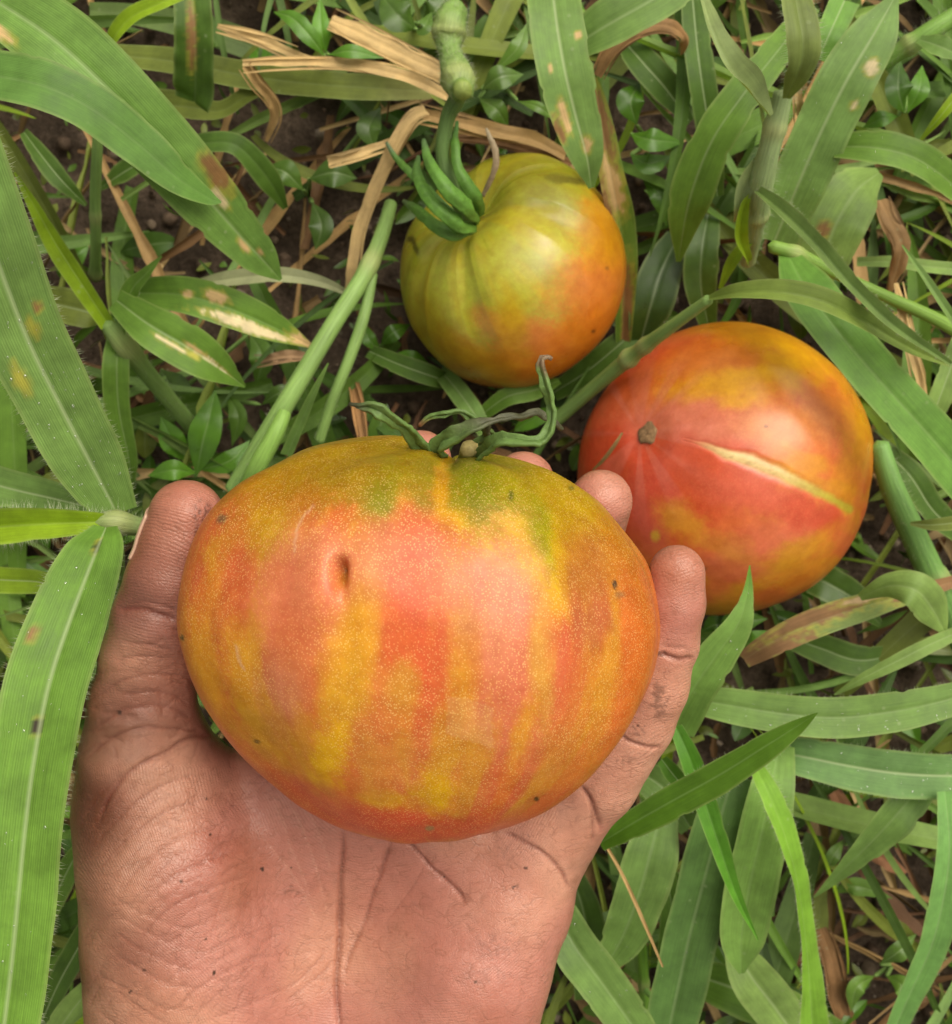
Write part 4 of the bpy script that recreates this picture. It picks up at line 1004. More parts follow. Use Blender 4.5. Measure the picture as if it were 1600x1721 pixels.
    nz = fbm(V * 60, 4, 211); nz2 = fbm(V * 25, 3, 213)
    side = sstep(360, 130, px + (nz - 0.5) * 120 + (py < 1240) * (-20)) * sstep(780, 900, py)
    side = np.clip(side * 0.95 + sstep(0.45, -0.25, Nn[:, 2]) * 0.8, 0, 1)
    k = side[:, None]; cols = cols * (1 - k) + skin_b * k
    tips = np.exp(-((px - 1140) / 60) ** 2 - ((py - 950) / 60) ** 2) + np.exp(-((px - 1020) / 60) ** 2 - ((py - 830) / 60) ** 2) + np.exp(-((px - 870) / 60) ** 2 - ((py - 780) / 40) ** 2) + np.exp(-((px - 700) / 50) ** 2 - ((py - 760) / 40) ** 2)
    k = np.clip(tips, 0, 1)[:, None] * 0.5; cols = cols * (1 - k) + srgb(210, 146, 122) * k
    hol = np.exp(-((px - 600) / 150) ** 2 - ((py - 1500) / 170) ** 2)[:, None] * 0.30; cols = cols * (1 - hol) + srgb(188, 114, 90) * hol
    k = (sstep(0.52, 0.68, nz2) * 0.6)[:, None]; cols = cols * (1 - k) + srgb(216, 160, 132) * k
    k = (sstep(0.48, 0.32, nz2) * 0.6)[:, None]; cols = cols * (1 - k) + srgb(176, 110, 84) * k
    k = pig[:, None] * 0.9; cols = cols * (1 - k) + srgb(112, 50, 38) * k
    k = palec[:, None] * 0.6; cols = cols * (1 - k) + srgb(236, 184, 160) * k
    # soil stains in the skin
    dn = fbm(V * 1500, 3, 221)
    for (x, y, rx, ry, am) in [(1108, 1178, 18, 32, 0.5), (1074, 1228, 16, 12, 0.5), (1060, 1280, 30, 8, 0.35), (1110, 1098, 12, 8, 0.6), (340, 862, 16, 22, 0.6), (333, 895, 8, 20, .5), (835, 1590, 46, 22, 0.22), (800, 1640, 70, 16, 0.18),
                              (1075, 1100, 10, 10, .9), (490, 1500, 16, 14, .4), (865, 1490, 5, 5, 1.2), (860, 1430, 40, 14, .2)]:
        q = np.exp(-((px - x) / rx) ** 2 - ((py - y) / ry) ** 2)
        k = (sstep(0.56, 0.68, dn + 0.12 * q) * sstep(0.15, 0.6, q) * am * up).clip(0, 0.9)[:, None]
        cols = cols * (1 - k) + srgb(62, 40, 28) * k
    for i in range(26):
        x, y = rng.uniform(180, 1150), rng.uniform(1050, 1715); q = np.hypot(px - x, py - y) < rng.uniform(1.5, 3.2)
        q = q & (up > 0.5); cols[q] = srgb(70, 44, 30)
    # ridge phase (mm): across the thumb and the little finger, arcs over the palm
    pa = np.hypot(px - 640, py - 1230) / 7.7; pt_ = V[:, 1] * 1000 + V[:, 0] * 150; pl = V[:, 1] * 1000 * 0.95 - V[:, 0] * 300
    wt = sstep(1290, 1180, py) * sstep(480, 380, px); wl_ = sstep(940, 1010, px + (1400 - py) * 0.2)
    phase = pa * (1 - wt) * (1 - wl_) + pt_ * wt + pl * wl_ * (1 - wt) + (fbm(V * 55, 2, 303) - 0.5) * 9
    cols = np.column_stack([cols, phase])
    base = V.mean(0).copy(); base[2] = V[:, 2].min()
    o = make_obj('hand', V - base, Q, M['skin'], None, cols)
    o.location = base
    tag(o, 'open left hand, palm up, cradling the biggest striped tomato between thumb and fingers', 'hand')
    # thumbnail on the outer side of the thumb tip
    tp = P(313, 872, 167); tb = P(288, 975, 165); Tn = tp - tb; Tn /= np.linalg.norm(Tn)
    out = np.array([-0.80, 0.0, -0.50]); out -= (out @ Tn) * Tn; out /= np.linalg.norm(out); sd_ = np.cross(Tn, out)
    c_n = P(302, 917, 166); n1, n2 = 16, 17
    Vn = []
    for i in range(n1):
        u = i / (n1 - 1)
        for j in range(n2):
            a = (j / (n2 - 1) - 0.5) * 2 * 1.02
            rr = 0.0075 + 0.00038 * math.sin(math.pi * min(1, u * 1.2 + 0.02)) ** 0.5
            end = 0.0076 + 0.0014 * (1 - (a / 1.02) ** 2) if True else 0
            st_ = -0.0020 - 0.0012 * (1 - (a / 1.02) ** 2)
            Vn.append(c_n + Tn * (st_ + (end - st_) * u - 0.0028) + (out * math.cos(a) + sd_ * math.sin(a)) * (rr + 0.00015))
    Vn = project(np.array(Vn), 4)
    en = np.repeat(np.sin(np.linspace(0, 1, n1) * math.pi * 0.93 + 0.1), n2) * np.tile(np.cos(np.linspace(-1, 1, n2) * 1.45), n1)
    rad_ = Vn - c_n; rad_ -= (rad_ @ Tn)[:, None] * Tn; rad_ /= np.linalg.norm(rad_, axis=1)[:, None]
    Vn = Vn + rad_ * (0.00036 * en - 0.00012)[:, None]
    idn = np.arange(n1 * n2).reshape(n1, n2)
    nail = make_obj('thumbnail', np.array(Vn), np.stack([idn[:-1, :-1], idn[1:, :-1], idn[1:, 1:], idn[:-1, 1:]], -1).reshape(-1, 4), M['nail'], o)
    md = nail.modifiers.new('thickness', 'SOLIDIFY'); md.thickness = 0.0005; md.offset = -1
    return o
hand_o = hand()
# ------------------------------------------------------------------ plants traced one by one
def plant(name, label, cat, base, group=None):
    return thing(name, P(*base), label, cat, group)

def B(parent, pts, w, z, col, name='leaf_blade', mat='blade', hair=None, drops=0, dropkw=None, **kw):
    g = blade_geo(pts, w, z, C[col] if isinstance(col, str) else col, **kw)
    o = make_blade(name, g, M[mat], parent)
    if hair: blade_hairs(g, o, **hair)
    if drops: dew(g, o, drops, **(dropkw or {}))
    return o

def S(parent, pts, w, z, col, name='stem', hair=0, hl=0.0018, **kw):
    o = make_tube(name, pts, w, z, C[col] if isinstance(col, str) else col, M['stem'], parent, **kw)
    if hair: tube_hairs(o, o if parent is not None else None, hair, hl)
    return o

def solo(name, label, cat, pts, w, z, col, mat='blade', group=None, hair=None, drops=0, dropkw=None, **kw):
    """a single loose blade, straw or leaf: one mesh with its origin at its first point"""
    g = blade_geo(pts, w, z, C[col] if isinstance(col, str) else col, **kw)
    b = g['ctr'][0].copy(); g2 = dict(g); g2['V'] = g['V'] - b
    o = make_blade(name, g2, M[mat]); o.location = tuple(b)
    if hair: blade_hairs(g, o, **hair)
    if drops: dew(g, o, drops, **(dropkw or {}))
    return tag(o, label, cat, group)

GR = 'grass'
HR = dict(per=2.0, length=0.0016)
# --- the hairy grass at the left edge, beside the thumb
p = plant('grass_plant', 'hairy broad-leaved grass with dewy blades at the left edge beside the thumb', GR, (190, 880, 20))
B(p, [(-95, 150), (-62, 260), (-25, 380), (10, 480), (50, 580), (100, 680), (150, 775), (196, 862)], [135, 150, 158, 150, 142, 132, 118, 74], [176, 172, 168, 162, 156, 150, 144, 138], 'glauc', hair=HR, drops=120,
  dropkw=dict(u0=0.35, u1=0.97), n=120, m=17, fold=0.16, rib=1.0, ripple=0.03, lesions=[(0.52, -0.25, 0.02, 0.12, 'y'), (0.47, -0.55, 0.015, 0.08, 'b'), (0.62, 0.55, 0.04, 0.14, 'y')])
B(p, [(178, 886), (160, 930), (118, 1040), (82, 1150), (58, 1270), (42, 1390), (30, 1510), (18, 1630), (2, 1760)], [40, 100, 132, 140, 140, 138, 136, 132, 126], [146, 152, 160, 164, 166, 167, 168, 168, 168], (0.125, 0.250, 0.040), hair=HR, drops=40,
  n=120, m=17, fold=0.20, rib=0.75, ripple=0.03, lesions=[(0.055, 0.05, 0.018, 0.10, 'd'), (0.42, 0.05, 0.016, 0.12, 'd'), (0.26, 0.72, 0.014, 0.1, 'b')])
B(p, [(-60, 892), (20, 884), (90, 880), (150, 878), (182, 876)], [58, 60, 52, 38, 20], [140, 142, 143, 143, 140], 'lime', hair=dict(per=4, length=0.0026), fold=0.75, rib=0.2)
B(p, [(-60, 800), (20, 822), (90, 838), (165, 856)], [70, 66, 58, 40], [118, 120, 122, 126], 'glauc', fold=0.2)
B(p, [(-60, 972), (10, 975), (75, 980), (110, 1000)], [46, 46, 38, 10], [112, 112, 112, 110], 'lime')
S(p, [(150, 880), (190, 878), (240, 886), (300, 894)], [30, 36, 32, 30], [140, 140, 136, 130], (0.17, 0.24, 0.08), hair=260, hl=0.0028, nodes=((0.3, 0.25, 0.12),))
S(p, [(192, 885), (196, 960), (190, 1100), (200, 1300)], [26, 26, 26, 26], [134, 110, 70, 5], 'pstem', hair=120)
# --- big arching blades, top left corner
p = plant('grass_plant', 'two overlapping green grass blades with brown blotches reaching from the top left corner', GR, (-60, 60, 20))
B(p, [(-70, -35), (10, 12), (90, 66), (170, 138), (250, 222), (330, 312), (400, 392), (440, 435), (472, 470)], [80, 108, 128, 132, 124, 108, 82, 58, 6], [112, 118, 120, 118, 112, 104, 92, 84, 76], (0.135, 0.255, 0.062), n=130, m=17, rib=0.9, fold=0.14,
  lesions=[(0.69, -0.72, 0.045, 0.32, 'b'), (0.735, -0.3, 0.03, 0.14, 'w'), (0.86, 0.2, 0.022, 0.16, 't'), (0.15, 0.75, 0.07, 0.16, 't'), (0.90, -0.2, 0.012, .1, 't')])
B(p, [(-70, 118), (0, 128), (80, 146), (160, 186), (235, 244), (300, 300), (350, 332), (372, 340)], [80, 90, 92, 88, 78, 56, 28, 4], [126, 128, 128, 124, 118, 112, 106, 104], (0.095, 0.20, 0.045), n=90, rib=0.1, fold=0.1, twist=(0.1, 0.25, 0.3))
# --- spotted shoot left of the pale stems
p = plant('grass_plant', 'yellow-green grass shoot with two leaves spotted by pale dead patches, above the thumb', GR, (330, 700, 10))
B(p, [(25, 290), (60, 350), (95, 412), (135, 474), (182, 545)], [4, 22, 34, 34, 26], [96, 92, 86, 80, 72], 'lime', fold=0.6, rib=0.3)
S(p, [(178, 535), (205, 572), (250, 630), (300, 690), (345, 745)], [30, 34, 30, 28, 28], [72, 68, 56, 40, 20], 'pstem', hair=200, nodes=((0.15, 0.2, 0.07),))
B(p, [(196, 505), (250, 545), (310, 580), (360, 612), (412, 650)], [40, 70, 78, 60, 4], [76, 80, 78, 74, 66], 'mid', n=90, m=17, rib=0.5, lesions=[(0.45, 0.25, 0.10, 0.10, 'w'), (0.62, -0.10, 0.09, 0.10, 't'), (0.75, -.05, .12, .08, 'w'), (0.6, 0.2, 0.05, 0.12, 'y')])
B(p, [(235, 492), (310, 496), (390, 520), (460, 550), (528, 584)], [48, 62, 64, 48, 4], [72, 76, 74, 68, 60], 'mid', n=90, m=17, rib=0.3, lesions=[(0.66, 0.55, 0.26, 0.30, 'w'), (0.42, -0.35, 0.06, 0.3, 't'), (0.28, -0.1, 0.03, 0.2, 't'), (0.95, 0, 0.1, 0.9, 't')])
B(p, [(200, 560), (196, 620), (200, 690), (216, 770), (222, 820)], [36, 46, 44, 34, 6], [64, 66, 60, 50, 40], 'mid', rib=0.4)
B(p, [(195, 560), (220, 490), (245, 460), (272, 430)], [34, 34, 20, 3], [70, 76, 80, 82], 'mid', rib=0.3)
solo('grass_shoot', 'small dark green grass blade over bare soil at upper left', GR, [(40, 222), (70, 262), (105, 305), (145, 345)], [16, 32, 34, 6], [40, 44, 44, 38], 'deep', n=40, m=9)
p = plant('grass_shoot', 'thin pale green upright stem crossing the bare soil at upper left', GR, (160, 465, 2))
S(p, [(166, 190), (163, 260), (160, 330), (161, 400), (160, 466)], [16, 18, 18, 18, 20], [76, 66, 52, 36, 10], 'pstem', nodes=((0.5, 0.18, 0.03), (0.97, 0.3, 0.05)))
B(p, [(182, 98), (192, 62), (222, 28), (268, 6), (320, -14)], [8, 26, 30, 28, 22], [70, 78, 82, 84, 84], 'lime', fold=0.4, rib=0.3)
solo('grass_shoot', 'dark green blade with a rusty streak hanging from the top edge, left', GR, [(322, -40), (326, 30), (328, 90), (328, 150), (326, 172)], [62, 64, 68, 70, 62], [60, 60, 56, 48, 44], 'deep', n=70, m=13, rib=0.1, lesions=[(0.45, 0.15, 0.25, 0.22, 'b')])
solo('grass_shoot', 'old yellowish flattened blade lying level behind the dry straws', GR, [(190, 92), (300, 104), (420, 128), (540, 142), (640, 148), (724, 152)], [36, 44, 48, 46, 44, 30], [34, 36, 36, 38, 38, 36], 'olive', n=80, rib=0.3, fold=0.1, tipcol=(0.36, 0.38, 0.15))
solo('grass_shoot', 'olive withered blade folded under the blotched corner blade', GR, [(250, 175), (320, 180), (370, 186), (420, 158), (470, 140)], [50, 46, 30, 26, 20], [30, 32, 32, 34, 34], 'olive', n=60, rib=0.2, fold=0.3)
solo('grass_shoot', 'pale grey dried blade lying left of the green tomato', GR, [(320, 480), (390, 468), (470, 462), (540, 474), (600, 500)], [12, 26, 26, 18, 6], [34, 38, 40, 38, 34], (0.27, 0.29, 0.19), n=60, rib=0.1, fold=0.4)
solo('grass_shoot', 'short grey-green blade arching over soil below the blotched corner blade', GR, [(300, 250), (350, 240), (400, 246), (450, 300), (480, 350)], [24, 34, 36, 40, 10], [38, 42, 42, 34, 24], 'deep', n=50, rib=0.1)
solo('grass_shoot', 'faint blade crossing the thin pale upright stem low on the soil', GR, [(165, 318), (215, 285), (262, 262)], [8, 36, 8], [16, 22, 26], 'deep', n=40, m=9)
solo('grass_shoot', 'broad dull blade half hidden by the yellow-green shoot at left', GR, [(60, 505), (110, 515), (152, 526), (175, 540)], [50, 60, 54, 10], [40, 44, 44, 40], 'olive', n=50)
# --- pale stems that run behind the held tomato
p = plant('grass_shoot', 'pair of pale green hairy stems slanting down behind the held tomato', GR, (380, 830, 5))
S(p, [(658, 338), (640, 400), (612, 462), (560, 545), (500, 645), (440, 745), (390, 830)], [22, 26, 30, 30, 32, 34, 34], [44, 52, 58, 62, 64, 62, 56], 'pstem', hair=260, hl=0.0014, n=90, nodes=((0.24, 0.15, 0.03),))
S(p, [(628, 455), (612, 530), (588, 600), (560, 670), (535, 745)], [16, 20, 20, 18, 18], [56, 58, 58, 56, 50], 'pstem', hair=120, hl=0.0012)
S(p, [(480, 690), (462, 730), (430, 790), (410, 840)], [22, 30, 32, 32], [68, 70, 68, 60], (0.21, 0.36, 0.07), hair=80, hl=0.0012)
solo('grass_shoot', 'slim blue-green blade standing just above the held tomato', GR, [(552, 610), (530, 655), (508, 705), (482, 765)], [3, 12, 18, 20], [92, 88, 82, 74], 'glauc', n=40, m=9, fold=0.5)

# --- upper centre
solo('grass_shoot', 'upright blue-green blade with white midrib and tan spots above the green tomato', GR, [(926, -45), (936, 40), (950, 120), (968, 195), (986, 262), (994, 316)], [88, 92, 94, 84, 58, 10], [92, 96, 96, 92, 88, 82], 'glauc', n=110, m=17, rib=1.0, fold=0.12,
     lesions=[(0.33, -0.7, 0.02, 0.12, 't'), (0.66, 0.45, 0.07, 0.16, 't'), (0.80, -0.15, 0.04, 0.22, 't'), (0.45, 0.5, 0.02, 0.08, 't'), (0.70, 0.85, 0.06, 0.2, 'b')])
solo('grass_shoot', 'wide pale blade leaning out of the top edge right of the white-ribbed blade', GR, [(965, 78), (1010, 48), (1070, 14), (1130, -20), (1180, -50)], [50, 78, 84, 80, 70], [84, 88, 90, 90, 88], 'glauc', n=70, rib=0.5)
solo('grass_shoot', 'dying blade, half brown, hanging right of the green tomato', GR, [(1000, 130), (1012, 210), (1026, 290), (1042, 370), (1050, 450), (1048, 540), (1046, 600)], [14, 36, 44, 48, 40, 30, 22], [66, 62, 58, 50, 44, 34, 26], 'mid', n=110, m=15, rib=0.1, fold=0.35,
     lesions=[(0.2, 0.1, 0.2, 0.9, 'b'), (0.36, 0.2, 0.10, 0.8, 't'), (0.52, 0.8, 0.2, 0.4, 'b'), (0.85, -0.3, 0.2, 0.5, 'b')])
# --- jointed stem with sheaths, upper right
p = plant('grass_plant', 'hairy jointed grass stem with pale folded leaf sheaths at upper right', GR, (1262, 470, 5))
S(p, [(1318, 150), (1306, 200), (1290, 262), (1278, 318), (1268, 380), (1256, 440)], [32, 36, 38, 42, 34, 28], [112, 108, 102, 94, 80, 60], (0.25, 0.33, 0.14), hair=420, hl=0.0024, n=80, nodes=((0.58, 0.25, 0.03), (0.15, 0.15, 0.03)))
B(p, [(1176, -20), (1196, 50), (1222, 108), (1258, 152), (1294, 196)], [14, 30, 46, 50, 12], [118, 120, 120, 116, 112], (0.27, 0.35, 0.17), name='leaf_sheath', fold=0.9, rib=0.1, twist=(0.2, 0.5))
B(p, [(1330, -40), (1342, 20), (1350, 70), (1345, 115), (1322, 165)], [50, 62, 64, 52, 14], [128, 130, 130, 126, 116], (0.15, 0.20, 0.06), name='leaf_sheath', fold=0.6, curl=0.5, hair=dict(per=3, length=0.0022), rib=0.1, twist=(0.3, 0.1))
B(p, [(1300, 235), (1276, 280), (1250, 320), (1236, 372)], [8, 34, 28, 8], [100, 98, 94, 88], (0.26, 0.34, 0.19), name='leaf_sheath', fold=0.8, rib=0, tipcol=(0.5, 0.36, 0.2))
B(p, [(1274, 322), (1320, 360), (1372, 412), (1430, 478), (1500, 545), (1598, 612)], [16, 28, 28, 26, 22, 8], [98, 104, 108, 110, 110, 106], (0.12, 0.19, 0.06), fold=0.9, rib=0, n=90, hair=dict(per=1.5, length=0.001))
B(p, [(1258, 440), (1244, 400), (1250, 350), (1262, 325)], [14, 24, 18, 5], [70, 84, 92, 95], 'lime', fold=0.6, rib=0)
B(p, [(1262, 400), (1230, 440), (1210, 485)], [18, 20, 6], [76, 72, 66], 'lime', fold=0.5, rib=0)
p = plant('grass_plant', 'large pale blades fanning out behind the jointed stem at upper right', GR, (1300, 420, 5))
B(p, [(1508, -12), (1472, 52), (1425, 132), (1380, 222), (1342, 310), (1302, 405)], [6, 76, 98, 96, 92, 74], [92, 92, 90, 84, 76, 64], (0.155, 0.27, 0.085), n=110, m=17, rib=0.9, fold=0.12, drops=24, lesions=[(0.28, -0.55, 0.03, 0.2, 'w'), (0.42, -0.6, 0.02, 0.1, 'w')])
B(p, [(1365, 10), (1310, 82), (1250, 158), (1195, 240), (1158, 340), (1140, 440)], [30, 52, 64, 70, 70, 8], [72, 80, 82, 78, 68, 50], 'mid', n=90, rib=0.35, fold=0.15)
B(p, [(1478, 290), (1440, 320), (1408, 372), (1382, 440), (1370, 480)], [20, 90, 100, 90, 60], [56, 64, 66, 60, 50], 'pale', n=70, rib=0.4, curl=0.2, lesions=[(0.6, 0.3, 0.05, 0.2, 'b')])
B(p, [(1405, 246), (1470, 248), (1535, 264), (1590, 300), (1640, 350)], [40, 56, 58, 56, 40], [82, 86, 86, 82, 74], 'mid', n=70, rib=0.3, drops=10)
B(p, [(1420, 0), (1395, 55), (1375, 100)], [50, 44, 30], [70, 72, 70], (0.14, 0.29, 0.06), n=40)
solo('grass_shoot', 'narrow dark vertical blade left of the jointed stem, near the top edge', GR, [(1162, -30), (1170, 60), (1180, 140), (1194, 230), (1206, 330)], [40, 46, 48, 46, 20], [48, 52, 52, 46, 36], 'deep', n=70)
solo('grass_shoot', 'dark short blade slanting under the top brown curl right of the white-ribbed blade', GR, [(1050, 70), (1085, 110), (1120, 150), (1160, 205)], [40, 56, 54, 14], [40, 44, 42, 36], 'deep', n=50)
solo('grass_shoot', 'broad dark glossy blade right of the green tomato', GR, [(1138, 400), (1112, 455), (1092, 520), (1070, 600)], [40, 70, 72, 20], [30, 36, 36, 26], 'dark', mat='weed', n=50)
solo('grass_shoot', 'dark vertical blade above the red tomato, between it and the jointed stem', GR, [(1190, 360), (1180, 420), (1178, 480), (1190, 545)], [40, 58, 56, 30], [38, 42, 38, 30], 'deep', mat='weed', n=50)
p = plant('grass_plant', 'olive arched leaf on a green stem rising from between the tomatoes', GR, (930, 710, 10))
S(p, [(932, 708), (1000, 650), (1060, 600), (1120, 555), (1196, 500)], [24, 24, 26, 22, 18], [34, 50, 66, 84, 100], 'pstem', n=70, nodes=((0.5, 0.35, 0.03), (0.62, 0.2, 0.03)), hair=80, hl=0.001)
B(p, [(1192, 502), (1240, 492), (1310, 492), (1385, 508), (1460, 545), (1530, 585), (1596, 614)], [10, 28, 38, 40, 32, 22, 6], [100, 106, 110, 110, 106, 104, 100], (0.15, 0.22, 0.05), n=90, fold=0.6, rib=0, twist=(0.4, 0.1, 0))
solo('grass_shoot', 'long wide smooth blade running down past the right side of the red tomato', GR, [(1322, 424), (1352, 478), (1400, 545), (1460, 618), (1530, 695), (1600, 775), (1660, 850)], [30, 78, 84, 84, 86, 88, 80], [82, 92, 98, 98, 96, 92, 88], (0.115, 0.25, 0.05), n=110, m=17, rib=0.25, fold=0.12)
S_b = plant('grass_shoot', 'bright green stem slanting to the right edge above the red tomato', GR, (1310, 420, 40))
S(S_b, [(1290, 412), (1340, 428), (1410, 462), (1480, 494), (1580, 540), (1640, 580)], [22, 24, 20, 20, 22, 22], [84, 82, 78, 76, 72, 68], (0.17, 0.29, 0.045), nodes=((0.12, 0.3, 0.03),))
S_b = plant('grass_shoot', 'thick hairy stem at right edge below the smooth wide blade', GR, (1620, 1090, 10))
S(S_b, [(1474, 740), (1500, 820), (1536, 900), (1575, 985), (1625, 1090)], [34, 40, 44, 46, 46], [60, 60, 56, 50, 40], (0.15, 0.29, 0.07), hair=320, hl=0.002, nodes=((0.62, 0.2, 0.03),))
S_b = plant('grass_shoot', 'hairy green stem entering at the right edge near the top corner', GR, (1640, 10, 40))
S(S_b, [(1640, 8), (1590, 36), (1540, 68), (1480, 108)], [30, 32, 32, 28], [70, 70, 68, 62], (0.18, 0.33, 0.06), hair=240, hl=0.0024, nodes=((0.7, 0.2, 0.05),))
B(S_b, [(1545, 66), (1580, 78), (1620, 96)], [16, 40, 20], [72, 76, 78], 'glauc')
solo('grass_shoot', 'thin bright blade slanting at the right edge beside the top fan of blades', GR, [(1625, 140), (1585, 190), (1545, 238)], [22, 18, 4], [78, 76, 70], 'lime', n=40, m=9, fold=0.5)
solo('grass_shoot', 'pale blade at right edge crossing the smooth wide blade', GR, [(1620, 560), (1590, 640), (1572, 690), (1556, 740)], [36, 40, 36, 8], [62, 62, 60, 56], 'pale', n=50)
solo('grass_shoot', 'thin needle-like blade pointing up at the right edge above the arched olive leaf', GR, [(1516, 412), (1550, 460), (1590, 520), (1625, 570)], [3, 12, 16, 16], [88, 90, 90, 88], 'glauc', n=40, m=9, fold=0.6)
solo('grass_shoot', 'level narrow blade running to the right edge under the pale fan', GR, [(1440, 440), (1500, 440), (1560, 448), (1630, 455)], [16, 20, 22, 22], [44, 46, 46, 44], 'pale', n=40, m=9)
solo('grass_shoot', 'dark blade curving beneath the smooth wide blade at right', GR, [(1490, 760), (1530, 800), (1570, 860), (1620, 900)], [30, 44, 44, 40], [40, 42, 40, 36], 'deep', n=50)
solo('grass_shoot', 'olive blade tip poking in at right edge beside the thick hairy stem', GR, [(1530, 880), (1570, 882), (1630, 876)], [6, 20, 26], [66, 68, 68], 'olive', n=40, m=9)

# --- right middle and lower right
solo('grass_shoot', 'pale blade curling over the half-brown leaf at the right edge', GR, [(1445, 1004), (1495, 985), (1540, 992), (1568, 1024), (1590, 1066)], [14, 44, 62, 60, 6], [72, 80, 84, 80, 74], 'pale', n=60, curl=0.25, rib=0.3)
solo('dead_grass', 'half brown, half green dead leaf below the red tomato, right side', 'dead grass', [(1250, 1108), (1300, 1078), (1370, 1046), (1450, 1020), (1530, 998), (1620, 972)], [30, 46, 50, 46, 30, 18], [58, 64, 66, 64, 60, 56], (0.16, 0.22, 0.06), mat='dry', n=90, m=15, rib=0.1, fold=0.3,
     lesions=[(0.12, 0, 0.2, 1.5, 'b'), (0.36, -0.4, 0.2, 0.6, 'b'), (0.55, -0.6, 0.1, 0.3, 't'), (0.9, 0, 0.22, 1.3, 'b')])
p = plant('grass_plant', 'pale pointed blade rising in front of the red tomato beside the little finger', GR, (1140, 1230, 20))
B(p, [(1132, 1225), (1165, 1160), (1205, 1100), (1240, 1050), (1256, 1000), (1260, 950)], [70, 70, 64, 46, 20, 2], [100, 108, 112, 114, 114, 112], (0.16, 0.30, 0.075), n=70, rib=0.3, fold=0.2, tipcol=(0.10, 0.24, 0.02), drops=8)
solo('grass_shoot', 'long level blade running right from the little finger to the edge', GR, [(1150, 1172), (1230, 1186), (1320, 1200), (1410, 1206), (1500, 1196), (1570, 1182), (1650, 1160)], [40, 58, 66, 70, 68, 60, 50], [90, 94, 96, 96, 96, 96, 94], 'glauc', n=110, m=17, rib=0.5, fold=0.12, drops=34, hair=dict(per=1.5, length=0.0012, sides=(0,)))
solo('grass_shoot', 'level blue-green blade with pale midrib below the longest level blade', GR, [(1292, 1262), (1350, 1272), (1430, 1288), (1510, 1300), (1590, 1304), (1660, 1300)], [50, 66, 76, 80, 76, 70], [82, 86, 86, 86, 84, 82], (0.12, 0.235, 0.085), n=100, m=17, rib=1.0, fold=0.15, drops=30, hair=dict(per=1.5, length=0.0012))
solo('grass_shoot', 'dark green pointed blade thrusting up right from under the palm', GR, [(1008, 1418), (1060, 1386), (1130, 1346), (1210, 1302), (1290, 1252), (1340, 1220), (1374, 1198)], [26, 46, 58, 56, 44, 26, 2], [118, 122, 126, 130, 134, 136, 138], (0.070, 0.155, 0.012), n=90, m=15, rib=0.15, fold=0.35, hair=dict(per=1, length=0.0008))
p = plant('grass_plant', 'slender bright blade hanging down across the dark pointed blade', GR, (1140, 1220, 20))
B(p, [(1136, 1222), (1158, 1272), (1180, 1335), (1205, 1410), (1236, 1500), (1274, 1580)], [22, 34, 38, 34, 20, 2], [110, 112, 112, 112, 110, 106], (0.085, 0.24, 0.022), n=80, fold=0.5, rib=0.2)
B(p, [(1112, 1276), (1130, 1300), (1155, 1330)], [20, 30, 20], [106, 106, 104], 'bright', n=30, m=9, fold=0.4)
solo('grass_shoot', 'lime green twisted blade running down to the bottom edge at right', GR, [(1266, 1280), (1290, 1330), (1318, 1400), (1340, 1480), (1352, 1560), (1360, 1640), (1368, 1760)], [20, 38, 44, 42, 36, 44, 56], [104, 108, 108, 104, 98, 92, 84], (0.17, 0.34, 0.04), n=100, fold=0.35, rib=0.2, twist=(0.1, 0.7, 0.5, -0.1), hair=HR)
p = plant('grass_plant', 'cluster of broad blue-green blades drooping below the dark pointed blade', GR, (1230, 1290, 20))
B(p, [(1232, 1300), (1210, 1380), (1186, 1470), (1160, 1570), (1140, 1660), (1118, 1760)], [70, 90, 94, 92, 92, 88], [84, 88, 84, 78, 70, 60], (0.10, 0.20, 0.06), n=100, m=17, rib=0.7, drops=16)
B(p, [(1310, 1250), (1296, 1330), (1276, 1420), (1258, 1500), (1246, 1580), (1246, 1636)], [50, 78, 88, 90, 74, 10], [88, 94, 92, 88, 84, 80], (0.165, 0.30, 0.075), n=90, rib=0.3)
B(p, [(1235, 1590), (1262, 1640), (1300, 1690), (1350, 1760)], [40, 74, 80, 70], [60, 64, 62, 56], 'pale', n=60)
B(p, [(1170, 1640), (1230, 1660), (1300, 1690), (1400, 1740)], [60, 80, 80, 60], [40, 46, 46, 40], 'mid', n=60)
p = plant('grass_plant', 'blue-green blades drooping beside the heel of the hand, lower right of it', GR, (1090, 1380, 20))
B(p, [(1110, 1370), (1092, 1440), (1072, 1510), (1044, 1580), (1004, 1650)], [60, 92, 84, 70, 4], [80, 84, 82, 76, 68], 'glauc', n=80, rib=0.3, drops=18)
B(p, [(930, 1520), (966, 1590), (1010, 1650), (1060, 1720), (1100, 1780)], [60, 76, 78, 72, 60], [84, 88, 88, 86, 80], 'glauc', n=80, rib=0.5, drops=10)
B(p, [(1120, 1470), (1130, 1530), (1128, 1590), (1110, 1650)], [30, 44, 46, 10], [58, 60, 58, 50], 'mid', n=50)
B(p, [(960, 1470), (980, 1530), (990, 1600), (980, 1680)], [40, 60, 60, 30], [50, 54, 50, 44], 'deep', n=50)
B(p, [(950, 1610), (1000, 1630), (1040, 1600)], [40, 50, 8], [60, 64, 70], 'mid', n=40)
solo('grass_shoot', 'tapering blade slanting down left from the right edge over dry litter', GR, [(1552, 1316), (1505, 1372), (1460, 1420), (1415, 1464), (1368, 1508)], [50, 64, 48, 26, 3], [78, 80, 76, 70, 62], 'glauc', n=70, rib=0.4)
